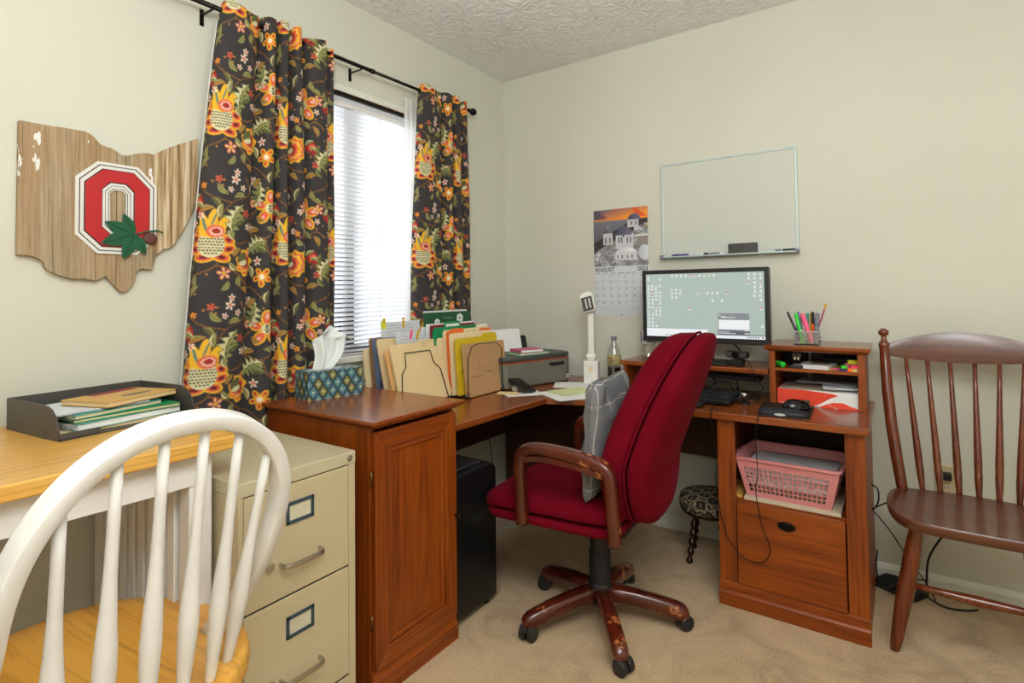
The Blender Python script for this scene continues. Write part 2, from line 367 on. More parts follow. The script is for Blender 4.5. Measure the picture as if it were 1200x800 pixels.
def catmull(P, n=8):
    P = [Vector(p) for p in P]; out = []
    for i in range(len(P) - 1):
        p0 = P[max(i - 1, 0)]; p1 = P[i]; p2 = P[i + 1]; p3 = P[min(i + 2, len(P) - 1)]
        for k in range(n):
            t = k / n; out.append(.5 * ((2 * p1) + (p2 - p0) * t + (2 * p0 - 5 * p1 + 4 * p2 - p3) * t * t + (3 * p1 - p0 - 3 * p2 + p3) * t ** 3))
    out.append(P[-1]); return out
def setcol(o, cols):
    me = o.data; a = me.color_attributes.new('Col', 'FLOAT_COLOR', 'POINT'); c = np.ones((len(me.vertices), 4), np.float32)
    c[:, :3] = cols; a.data.foreach_set('color', c.ravel())
def lin(c): return np.array(s2l(tuple(x / 255. for x in c)), np.float32)
def frame(o_, ux, uy):
    """matrix placing local x,y (and z=x cross y) at origin o_ along ux, uy"""
    ux = Vector(ux).normalized(); uz = ux.cross(Vector(uy)).normalized(); uy = uz.cross(ux)
    return Matrix(((ux.x, uy.x, uz.x, o_[0]), (ux.y, uy.y, uz.y, o_[1]), (ux.z, uy.z, uz.z, o_[2]), (0, 0, 0, 1)))
def text(mb, s_, size, mat, align='LEFT', extr=.0002):
    c = bpy.data.curves.new('t', 'FONT'); c.body = s_; c.size = size; c.align_x = align; c.extrude = extr; c.offset = size * .018; c.resolution_u = 2
    o = bpy.data.objects.new('t', c); COL.objects.link(o)
    me = bpy.data.meshes.new_from_object(o.evaluated_get(bpy.context.evaluated_depsgraph_get()))
    mb.add([v.co for v in me.vertices], [tuple(p.vertices) for p in me.polygons], mat)
    bpy.data.objects.remove(o); bpy.data.curves.remove(c); bpy.data.meshes.remove(me)
def copy_tree(o, parent=None):
    c = o.copy(); COL.objects.link(c); c.parent = parent
    for ch in list(o.children): copy_tree(ch, c)
    return c
def scribble(mb, mat, x0, x1, y, h=.004, n=14, th=.0012):
    """a line of handwriting in the local plane"""
    p = []; x = x0
    while x < x1:
        p.append((x, y + random.uniform(-h, h), .0006)); x += (x1 - x0) / n * random.uniform(.5, 1.3)
    for a, b in zip(p, p[1:]):
        if random.random() < .82: 
            d = Vector((b[0] - a[0], b[1] - a[1], 0)); nn = Vector((-d.y, d.x, 0)).normalized() * th / 2
            mb.add([Vector(a) - nn, Vector(b) - nn, Vector(b) + nn, Vector(a) + nn], [(0, 1, 2, 3)], mat)
# ================================================================ THE SETTING
H = 2.4207; XR = 3.5; YF = -3.5
WY0, WY1, WZ0, WZ1 = -1.60, -0.64, 0.90, 2.05
def build_room():
    f = box('floor', (-.15, YF - .1, -.1), (XR + .1, .1, 0), 'carpet'); struct(f)
    c = box('ceiling', (-.15, YF - .1, H), (XR + .1, .1, H + .1), 'ceiling'); struct(c)
    b = box('wall_back', (-.15, 0, 0), (XR + .1, .1, H), 'wall'); struct(b)
    b = box('wall_right', (XR, YF, 0), (XR + .1, 0, H), 'wall'); struct(b)
    b = box('wall_front', (-.15, YF - .1, 0), (XR + .1, YF, H), 'wall'); struct(b)
    m = MB(); m.box((-.13, YF, 0), (0, WY0, H)); m.box((-.13, WY1, 0), (0, 0, H)); m.box((-.13, WY0, 0), (0, WY1, WZ0)); m.box((-.13, WY0, WZ1), (0, WY1, H))
    struct(m.build('wall_left', 'wall'))
    bp = [(0, 0), (.013, 0), (.013, .045), (.009, .055), (.004, .062), (0, .064)]
    m = MB(); m.prism([(-x, z) for x, z in bp], 0, XR, 'x'); struct(m.build('baseboard_back', 'trim'))
    m = MB(); m.prism(bp, YF, -.013, 'y'); struct(m.build('baseboard_left', 'trim'))
    # outlet on the back wall belongs to the setting
    o = MB().prism(rrect(2.012, .366, 2.082, .482, .006), -.006, 0, 'y').build('trim_1', 'ivory', bevel=.002); struct(o)
    for z in (.40, .448):
        MB().prism(rrect(2.033, z - .014, 2.061, z + .014, .008), -.009, -.006, 'y').build('socket', 'board_c', o)
        MB().box((2.040, -.0095, z - .006), (2.042, -.009, z + .004)).box((2.052, -.0095, z - .006), (2.054, -.009, z + .004)).build('slot', 'gap', o)
    # window: white jamb liner, bronze sliding sashes, stool
    m = MB(); t = .012
    m.box((-.125, WY0, WZ0), (.002, WY0 + t, WZ1)); m.box((-.125, WY1 - t, WZ0), (.002, WY1, WZ1)); m.box((-.125, WY0, WZ1 - .028), (.002, WY1, WZ1))
    win = m.build('window_1', 'trim', bevel=.001); struct(win)
    m = MB(); m.box((-.12, WY0 - .03, WZ0 - .024), (.055, WY1 + .03, WZ0)); m.build('window_sill', 'trim', win, bevel=.004)
    m = MB(); m.box((.0, WY0 - .02, WZ0 - .075), (.012, WY1 + .02, WZ0 - .024)); m.build('apron', 'trim', win, bevel=.002)
    a0, a1, b0, b1 = WY0 + t, WY1 - t, WZ0, WZ1 - .028
    m = MB()
    for p in (((-.11, a0, b1 - .035), (-.07, a1, b1)), ((-.11, a0, b0), (-.07, a1, b0 + .04)), ((-.11, a0, b0), (-.07, a0 + .035, b1)), ((-.11, a1 - .035, b0), (-.07, a1, b1))): m.box(*p)
    m.build('window_frame', 'bronze', win, bevel=.002)
    MB().box((-.104, -1.150, b0 + .04), (-.072, -1.062, b1 - .035)).build('meeting_stile', 'bronze', win, bevel=.002)
    MB().box((-.088, a0 + .035, b0 + .04), (-.085, -1.150, b1 - .035)).build('pane', 'glass', win)
    MB().box((-.088, -1.062, b0 + .04), (-.085, a1 - .035, b1 - .035)).build('pane', 'glass', win)
    # rough dark wood strip under the head
    MB().box((-.03, a0, b1 - .017), (.0, a1, b1 - .001)).build('head_strip', 'bronze', win, bevel=.002)
    m = MB()
    for k in range(26):
        y = a0 + .1 + random.random() * (a1 - a0 - .12); l = .01 + random.random() * .03
        m.box((-.004, y, b1 - .003 - random.random() * .003), (.0008, y + l, b1 + .0015))
    q = m.build('splintered_wood', 'rawwood', win); q['kind'] = 'stuff'
build_room()

def build_blind():
    y0, y1 = WY0 + .016, WY1 - .016; zt = 1.985
    r = thing('window_blind', 'white horizontal slat blind lowered over the bright window between the floral curtains', 'blind', (-.03, (y0 + y1) / 2, zt))
    hw = (y1 - y0) / 2
    MB().box((-.013, -hw, -.0), (.013, hw, .026)).build('headrail', 'paper2', r, bevel=.002)
    MB().box((.008, -hw, -.02), (.0145, hw, -.001)).build('valance', 'white', r, bevel=.001)
    n = 54; pitch = .0196; m = MB(); wv = .0125; ang = D2R(37); nu = 6; vs = []; fs = []
    for k in range(nu + 1):
        a = -1 + 2 * k / nu; x = a * wv; b = .0022 * (1 - a * a)
        X = x * math.cos(ang) - b * math.sin(ang); Z = x * math.sin(ang) + b * math.cos(ang)
        vs += [(X, -hw + .004, Z), (X, hw - .004, Z)]
    for k in range(nu): fs.append((2 * k, 2 * k + 1, 2 * k + 3, 2 * k + 2))
    m.add(vs, fs); s0 = m.build('slat', 'slat', r, True, loc=(0, 0, -.03))
    for k in range(1, n):
        s = s0.copy(); COL.objects.link(s); s.location = (0, 0, -.03 - k * pitch)
    zb = -.03 - n * pitch
    MB().box((-.011, -hw + .004, zb - .006), (.011, hw - .004, zb + .008)).build('bottom_rail', 'white', r, bevel=.003)
    for y in (-hw + .09, -hw + .455 - .02, hw - .30, hw - .06):
        m = MB()
        for x in (-.0115, .0125): m.tube([(x, y, 0), (x, y, zb)], .0009, 5)
        m.tube([(0, y + .004, 0), (0, y + .004, zb)], .0007, 5)
        m.build('ladder_cord', 'paper2', r, True)
build_blind()

# ---------------------------------------------------------------- floral cloth print, drawn as a repeating tile
TS = .42; TN = 280
def floral_tile():
    T = np.zeros((TN, TN, 3), np.float32)
    yy, xx = np.mgrid[0:TN, 0:TN]; U = (xx + .5) / TN * TS; V = (yy + .5) / TN * TS
    T[:] = lin((56, 52, 53))
    C = {k: lin(v) for k, v in dict(yel=(240, 184, 40), cor=(228, 102, 66), red=(168, 36, 34), cream=(222, 214, 168), oli=(146, 148, 88), dol=(92, 98, 54), gold=(188, 132, 50),
         brn=(118, 72, 34), pnk=(236, 180, 160), wht=(240, 226, 206), tea=(92, 130, 118), drk=(46, 40, 40), mar=(116, 24, 36), org=(236, 140, 50)).items()}
    def loc(cx, cy, rot=0):
        dx = (U - cx + TS / 2) % TS - TS / 2; dy = (V - cy + TS / 2) % TS - TS / 2; c, s = math.cos(rot), math.sin(rot)
        return dx * c + dy * s, -dx * s + dy * c
    def ell(cx, cy, a, b, col, rot=0, wav=0, nw=8):
        x, y = loc(cx, cy, rot); r = (x / a) ** 2 + (y / b) ** 2
        if wav: r = r * (1 + wav * np.cos(nw * np.arctan2(y, x)))
        T[r < 1] = C[col]; return r
    def leaf(cx, cy, L, W, rot, c1='oli', c2='cream', mid='dol', lob=0):
        x, y = loc(cx, cy, rot); t = (x / L + .5)
        wd = W * np.sin(np.clip(t, 0, 1) * PI) ** .8 * (1 + lob * np.sin(t * 32)) + y * 0
        curve = y - .15 * L * np.sin(t * PI)
        ins = (t > 0) & (t < 1)
        T[ins & (abs(curve) < wd * .5)] = C[c1]; T[ins & (curve < wd * .36) & (curve > wd * .08)] = C[c2]; T[ins & (abs(curve) < .0011)] = C[mid]
    def vine(pts, wv=.0030, col='brn'):
        P = catmull([(p[0], p[1], 0) for p in pts], 10)
        for p in P: ell(p[0], p[1], wv, wv, col)
        for p in P: ell(p[0] + .0008, p[1] + .0006, wv * .5, wv * .5, 'gold')
    def star(cx, cy, r, rot=0, c1='wht', c2='pnk', n=5):
        x, y = loc(cx, cy, rot); th = np.arctan2(y, x); rr = np.hypot(x, y); e = r * (.32 + .68 * abs(np.cos(th * n / 2)) ** 1.5)
        T[rr < e] = C[c1]; T[rr < e * .62] = C[c2]; T[rr < e * .36] = C['cor']; T[rr < r * .14] = C['mar']
    def rosette(cx, cy, r, n, rot, a='yel', b='cor', c='pnk'):
        for k in range(n):
            an = rot + 2 * PI * k / n; px_, py_ = cx + math.cos(an) * r * .62, cy + math.sin(an) * r * .62
            ell(px_, py_, r * .44, r * .3, a, an); ell(px_, py_, r * .34, r * .215, b, an); ell(px_ + math.cos(an) * r * .08, py_ + math.sin(an) * r * .08, r * .17, r * .1, c, an)
    # vines first
    vine([(.02, .02), (.05, .08), (.11, .12), (.13, .19), (.11, .26), (.15, .33), (.22, .37), (.20, .42)])
    vine([(.11, .12), (.17, .10), (.22, .06), (.28, .05), (.33, .01)]); vine([(.13, .19), (.20, .20), (.26, .235), (.33, .22), (.39, .26), (.43, .24)])
    vine([(.26, .235), (.27, .30), (.32, .34), (.37, .40), (.43, .43)]); vine([(.15, .33), (.08, .35), (.03, .40)]); vine([(.33, .22), (.35, .16), (.40, .12)])
    # big artichoke bloom
    cx, cy = .095, .205
    for (dx, dy, a, b, r) in ((-.047, .0, .028, .020, .6), (-.047, -.034, .028, .018, -.2), (-.018, -.06, .03, .017, .1), (.03, -.058, .03, .017, -.2), (.052, -.03, .026, .017, .3), (.05, .0, .022, .018, -.5), (-.035, .026, .02, .017, 1.0)):
        ell(cx + dx, cy + dy, a, b, 'yel', r); ell(cx + dx, cy + dy, a * .74, b * .7, 'cor', r); ell(cx + dx, cy + dy, a * .4, b * .36, 'mar', r)
    ell(cx, cy - .018, .038, .042, 'cream')
    for i in range(-4, 5):
        for j in range(-4, 5):
            ox = i * .0095 + (.00475 if j % 2 else 0); oy = j * .0095
            if (ox / .035) ** 2 + (oy / .038) ** 2 < 1: ell(cx + ox, cy - .018 + oy, .0036, .0026, 'drk', .4)
    for (dx, dy, a, b, r) in ((-.022, .045, .014, .038, .25), (.0, .058, .014, .042, -.1), (.027, .045, .014, .038, -.45), (0, .028, .04, .024, 0)):
        ell(cx + dx, cy + dy, a, b, 'yel', r)
    for (dx, dy, a, b, r) in ((-.021, .046, .004, .028, .3), (.004, .066, .003, .026, -.3)): ell(cx + dx, cy + dy, a, b, 'tea', r)
    ell(cx + .010, cy + .026, .026, .021, 'cor'); ell(cx + .012, cy + .026, .019, .015, 'pnk', 0, .15, 9); ell(cx + .012, cy + .027, .012, .009, 'red')
    # scalloped bloom
    cx, cy = .225, .135
    for k, c in enumerate(('yel', 'cor', 'yel', 'cor', 'red', 'oli')):
        q = 1 - k * .15; ell(cx - .004 * k, cy, .052 * q, .046 * q, c, .5, .16, 9)
    for k in range(16): ell(cx + .032 * math.cos(k * .39), cy + .028 * math.sin(k * .39), .0018, .0018, 'wht')
    ell(cx - .03, cy + .015, .022, .012, 'dol', .8); ell(cx - .024, cy - .004, .016, .009, 'cream', .3)
    # five-petal bloom
    rosette(.345, .325, .062, 5, .3); ell(.345, .325, .017, .017, 'cream')
    for k in range(14): ell(.345 + .010 * math.cos(k * 2.4) * (k % 3) / 2, .325 + .012 * math.sin(k * 2.4), .0024, .0024, 'drk')
    rosette(.325, .085, .034, 5, .9, 'yel', 'org', 'red'); ell(.325, .085, .009, .009, 'wht')
    # pomegranates
    for (cx, cy, s) in ((.035, .325, 1), (.375, .165, .75)):
        ell(cx, cy, .03 * s, .028 * s, 'red', .3, .08, 7); ell(cx + .006, cy - .004, .019 * s, .017 * s, 'cor', .3); ell(cx + .008, cy - .008, .012 * s, .01 * s, 'gold'); ell(cx + .02 * s, cy - .025 * s, .017 * s, .015 * s, 'mar'); ell(cx + .018 * s, cy - .028 * s, .011 * s, .010 * s, 'red')
        leaf(cx - .005, cy + .012, .055 * s, .02 * s, .5); leaf(cx + .012, cy - .012, .05 * s, .018 * s, -.3)
    # oak leaves
    for (cx, cy, L, r) in ((.175, .275, .115, 1.25), (.285, .375, .10, -1.9), (.015, .115, .10, 1.0), (.30, .19, .085, .5)):
        leaf(cx, cy, L, .045, r, 'oli', 'cream', 'dol', .55)
        leaf(cx + .02 * math.cos(r), cy - .012, L * .5, .024, r - .7, 'dol', 'oli', 'dol', .3)
    # plain leaves
    for (cx, cy, L, r) in ((.075, .30, .05, .4), (.215, .035, .05, -.6), (.265, .28, .05, 1.9), (.395, .225, .045, -1.1), (.12, .375, .05, 2.4), (.06, .07, .045, 1.7), (.375, .05, .05, .3), (.175, .165, .04, .9), (.245, .215, .036, 2.6), (.40, .375, .04, -.4), (.14, .055, .042, -2.2)):
        leaf(cx, cy, L, .018, r, 'gold' if (cx * 100) % 2 > 1 else 'oli', 'oli', 'brn')
    # little star flowers and berries
    for (cx, cy, r) in ((.16, .41, .017), (.19, .385, .012), (.035, .255, .015), (.27, .005, .016), (.245, .325, .013), (.40, .30, .012), (.165, .015, .013), (.03, .155, .012), (.27, .165 + .09, .011)):
        star(cx, cy, r, cx * 40)
    for (cx, cy, r) in ((.205, .30, .015), (.395, .095, .015), (.105, .405, .013)): star(cx, cy, r, 1.2, 'cor', 'mar')
    for (cx, cy, r) in ((.235, .245, .012), (.06, .38, .012)): star(cx, cy, r, .5, 'org', 'yel')
    for (cx, cy, L, r) in ((.055, .035, .05, .9), (.10, .325, .045, -.9), (.155, .225, .04, 2.1), (.18, .355, .045, .2), (.235, .39, .05, 1.2), (.285, .245, .045, .2), (.31, .29, .04, 2.6), (.355, .245, .05, -.5), (.345, .015, .045, 1.4), (.41, .07, .045, 2.2), (.41, .155, .045, 1.4), (.275, .105, .05, -1.2), (.19, .07, .04, 1.6), (.02, .07, .05, -.8), (.02, .37, .045, 1.8), (.29, .415, .045, .7), (.385, .40, .04, 2.0), (.035, .20, .03, 1.3), (.165, .12, .04, 2.4), (.12, .30, .05, 1.5)):
        leaf(cx, cy, L, .019, r, ('oli', 'dol', 'gold')[int(cx * 1000 + cy * 500) % 3], ('cream', 'oli', 'oli')[int(cy * 1000) % 3], 'brn')
    for (cx, cy, r) in ((.135, .095, .022), (.265, .345, .020), (.405, .345, .022)): rosette(cx, cy, r, 5, .5, 'red', 'pnk', 'yel'); ell(cx, cy, r * .25, r * .25, 'yel')
    for (cx, cy, r) in ((.305, .14, .017), (.06, .28, .014), (.215, .255, .013), (.145, .375, .011)): star(cx, cy, r, cy * 30)
    rn = random.Random(5)
    for k in range(26):
        a = rn.random() * TS; b = rn.random() * TS
        i, j = int(b / TS * TN) % TN, int(a / TS * TN) % TN
        if T[i, j].sum() < .12: ell(a, b, .0034, .0034, 'gold')
    return T
TILE = floral_tile() * .93
def sample_tile(u, v):
    fx = (u / TS % 1) * TN - .5; fy = (v / TS % 1) * TN - .5
    x0 = np.floor(fx).astype(int); y0 = np.floor(fy).astype(int); ax = (fx - x0)[:, None]; ay = (fy - y0)[:, None]
    g = lambda i, j: TILE[j % TN, i % TN]
    return (g(x0, y0) * (1 - ax) + g(x0 + 1, y0) * ax) * (1 - ay) + (g(x0, y0 + 1) * (1 - ax) + g(x0 + 1, y0 + 1) * ax) * ay

def curtain(name, label, top, bot, zt, zb, u0, v0, ds=.0026):
    """top/bot: cross sections (y, x) of equal length; the cloth is lofted between them"""
    nz = int((zt - zb) / ds)
    A = np.array([(p.x, p.y) for p in catmull([(a, b, 0) for a, b in top], 14)]); B = np.array([(p.x, p.y) for p in catmull([(a, b, 0) for a, b in bot], 14)])
    sl = np.concatenate([[0], np.cumsum(np.hypot(*np.diff((A + B) / 2, axis=0).T))]); L = sl[-1]; nu = int(L / ds)
    s = np.linspace(0, L, nu); A = np.stack([np.interp(s, sl, A[:, i]) for i in (0, 1)], 1); B = np.stack([np.interp(s, sl, B[:, i]) for i in (0, 1)], 1)
    t = np.linspace(0, 1, nz)[:, None, None]; tt = t ** .8
    Pm = A[None] * (1 - tt) + B[None] * tt
    z = (zt - t[..., 0] * (zt - zb)) + np.zeros((nz, nu))
    z = z + (.008 * np.sin(s * 31)[None]) * np.clip(1 - t[..., 0] * 12, 0, 1)
    wob = .004 * np.sin(s[None] * 17 + t[..., 0] * 9) * t[..., 0]
    co = np.stack([Pm[..., 1] + wob, Pm[..., 0] + wob * .6, z], -1).reshape(-1, 3)
    i = np.arange(nu - 1); j = np.arange(nz - 1)[:, None]; a = (j * nu + i).ravel()
    fs = np.stack([a, a + nu, a + nu + 1, a + 1], 1)
    me = bpy.data.meshes.new(name); me.vertices.add(len(co)); me.vertices.foreach_set('co', co.astype(np.float32).ravel())
    me.loops.add(fs.size); me.loops.foreach_set('vertex_index', fs.ravel().astype(np.int32)); me.polygons.add(len(fs))
    me.polygons.foreach_set('loop_start', (np.arange(len(fs)) * 4).astype(np.int32)); me.polygons.foreach_set('use_smooth', np.ones(len(fs), bool))
    me.update(calc_edges=True); me.validate()
    me.materials.append(M['floral']); o = bpy.data.objects.new(name, me)
    U = np.tile(s, (nz, 1)).ravel() + u0; V = z.ravel() + v0
    setcol(o, sample_tile(U, V)); return o
def build_curtains():
    r = thing('curtain', 'left floral curtain panel, wide, black ground with yellow and red flowers, left of the window', 'curtain', (0, 0, 0), group=None)
    top = [(-1.725, .06), (-1.722, .095), (-1.69, .108), (-1.645, .104), (-1.605, .088), (-1.592, .058), (-1.582, .075), (-1.574, .112), (-1.552, .114), (-1.545, .06), (-1.536, .06), (-1.528, .114), (-1.506, .116), (-1.497, .06), (-1.488, .062), (-1.478, .118), (-1.452, .114), (-1.445, .066), (-1.425, .068), (-1.405, .10), (-1.36, .108), (-1.333, .102), (-1.327, .06), (-1.318, .052), (-1.306, .072), (-1.292, .09), (-1.283, .07)]
    bot = [(-1.86, .05), (-1.855, .085), (-1.80, .112), (-1.735, .110), (-1.675, .09), (-1.66, .055), (-1.645, .075), (-1.625, .116), (-1.585, .118), (-1.572, .06), (-1.558, .06), (-1.545, .114), (-1.515, .116), (-1.500, .06), (-1.488, .062), (-1.472, .12), (-1.43, .114), (-1.42, .066), (-1.405, .068), (-1.385, .10), (-1.345, .108), (-1.323, .102), (-1.317, .06), (-1.308, .052), (-1.30, .072), (-1.29, .088), (-1.283, .07)]
    o = curtain('panel', '', top, bot, 2.148, .62, .03, .122); COL.objects.link(o); o.parent = r
    for a, b, zt_, zb_ in ((top[0], bot[0], 2.14, .63), (top[-1], bot[-1], 2.14, .63)):
        sg = -1 if a is top[0] else 1
        MB().tube([(a[1] + (b[1] - a[1]) * q ** .8 - .002, a[0] + (b[0] - a[0]) * q ** .8 + sg * .0022, zt_ + (zb_ - zt_) * q) for q in (0, .1, .2, .35, .5, .65, .8, 1)], .0014, 6).build('lining_edge', 'paper', r, True)
    r = thing('curtain', 'right floral curtain panel, narrow, between the window and the room corner', 'curtain', (0, 0, 0))
    top = [(-.785, .06), (-.782, .095), (-.745, .108), (-.705, .104), (-.665, .098), (-.652, .06), (-.642, .062), (-.630, .110), (-.60, .114), (-.588, .06), (-.578, .062), (-.566, .112), (-.535, .108), (-.522, .062), (-.512, .07), (-.498, .108), (-.47, .10), (-.447, .07), (-.440, .05)]
    bot = [(-.865, .06), (-.860, .09), (-.80, .108), (-.735, .104), (-.68, .098), (-.662, .06), (-.65, .062), (-.634, .112), (-.60, .116), (-.584, .06), (-.570, .062), (-.556, .114), (-.52, .108), (-.505, .062), (-.492, .07), (-.476, .108), (-.445, .10), (-.415, .07), (-.405, .05)]
    o = curtain('panel', '', top, bot, 2.150, .735, .03, .112); COL.objects.link(o); o.parent = r
    for a, b, sg in ((top[0], bot[0], -1), (top[-1], bot[-1], 1)):
        MB().tube([(a[1] + (b[1] - a[1]) * q ** .8 - .002, a[0] + (b[0] - a[0]) * q ** .8 + sg * .0022, 2.14 + (.745 - 2.14) * q) for q in (0, .1, .2, .35, .5, .65, .8, 1)], .0013, 6).build('lining_edge', 'paper', r, True)
    # sheer strip beside the right curtain
    m = MB()
    def fn(u, v):
        y = -.845 + .075 * u - .02 * math.sin(v * 3) * (1 - u); return (.028 + .012 * math.sin(u * 16) + .004 * math.sin(v * 8), y, 2.085 - 1.155 * v)
    m.grid(fn, 36, 40); s = m.build('sheer_curtain', 'sheer', None, True); tag(s, 'narrow strip of sheer white curtain beside the right floral panel', 'curtain')
    # rod
    r = thing('curtain_rod', 'thin black metal curtain rod carrying both floral panels', 'curtain rod', (.075, -1.1, 2.122))
    MB().tube([(0, -.82, -.002), (0, .02, .001)], .0085, 12).build('pole', 'bronze', r, True)
    MB().tube([(0, .02, .001), (0, .675, .005)], .0068, 12).build('pole', 'bronze', r, True)
    MB().tube([(0, .012, .001), (0, .03, .001)], .0105, 12).build('collar', 'bronze', r, True)
    for y, z, sg in ((-.82, -.002, -1), (.675, .005, 1)):
        prof = [(.001, 0), (.010, 0), (.010, .008), (.006, .012), (.006, .016), (.012, .020), (.017, .028), (.019, .038), (.017, .048), (.011, .056), (.001, .059)]
        mx = Matrix.Translation((0, y, z)) @ Matrix.Rotation(-sg * PI / 2, 4, 'X')
        MB().lathe(prof, 16, mx).build('finial', 'bronze', r, True)
    for y in (-.66, -.04, .60):
        m = MB(); m.box((-.075, y - .007, -.045), (-.072, y + .007, .012)); m.box((-.073, y - .004, -.012), (.0, y + .004, -.008)); m.tube([(-.003, y, -.010), (.010, y, -.009), (.011, y, .0)], .003, 6)
        m.tube([(-.072, y, -.032), (-.069, y, -.032)], .004, 8); m.build('bracket', 'bronze', r, bevel=.0008)
build_curtains()

# ---------------------------------------------------------------- state-shaped wall sign (on the left wall, local x = -wall y..., seen from the room)
OUTLINE = [(-0.2374, -0.1458), (-0.2187, -0.1457), (-0.2025, -0.1494), (-0.1896, -0.1563), (-0.1806, -0.165), (-0.1787, -0.1755), (-0.1726, -0.186), (-0.1623, -0.1918), (-0.15, -0.1977), (-0.1376, -0.2021), (-0.1218, -0.2065), (-0.1058, -0.2086), (-0.0896, -0.2061), (-0.0764, -0.2107), (-0.0596, -0.2121), (-0.0481, -0.2039), (-0.0371, -0.1988), (-0.0252, -0.2142), (-0.0145, -0.2281), (-0.0037, -0.2413), (0.0071, -0.2463), (0.0201, -0.2389), (0.0303, -0.228), (0.0376, -0.2094), (0.0397, -0.1907), (0.0472, -0.1796), (0.0585, -0.1733), (0.07, -0.1764), (0.0855, -0.1768), (0.0908, -0.1524), (0.0938, -0.1323), (0.1064, -0.1212), (0.1168, -0.1101), (0.133, -0.1083), (0.1453, -0.0969), (0.1602, -0.0735), (0.1744, -0.0471), (0.1888, -0.0167), (0.1999, 0.0119), (0.2112, 0.0389), (0.2181, 0.0648), (0.2198, 0.0882), (0.2205, 0.144), (0.2212, 0.2), (0.2218, 0.2645), (0.2033, 0.2548), (0.1688, 0.2354), (0.1354, 0.2166), (0.1071, 0.1974), (0.0889, 0.1814), (0.0755, 0.1849), (0.0563, 0.1819), (0.0336, 0.174), (0.0152, 0.1653), (-0.0016, 0.1654), (-0.0117, 0.1734), (-0.0231, 0.1794), (-0.0351, 0.181), (-0.0511, 0.1843), (-0.0628, 0.1956), (-0.073, 0.2064), (-0.0898, 0.2146), (-0.1159, 0.2141), (-0.1444, 0.2137), (-0.1812, 0.2111), (-0.2108, 0.2115), (-0.2366, 0.2111)]
BOARDS = [(-.24, -.0645, .019, 'barn'), (-.0645, -.0118, .0165, 'barn'), (-.0118, .0868, .018, 'barn'), (.0868, .225, .0175, 'barn2')]
LOGO = (-.010, .0, .104, .134)
LEAF = (.030, -.074)
LEAFLETS = [(-.030, .062), (-.077, .034), (-.086, -.030), (-.030, -.074), (.030, -.058)]
NUT = (.044, -.008)
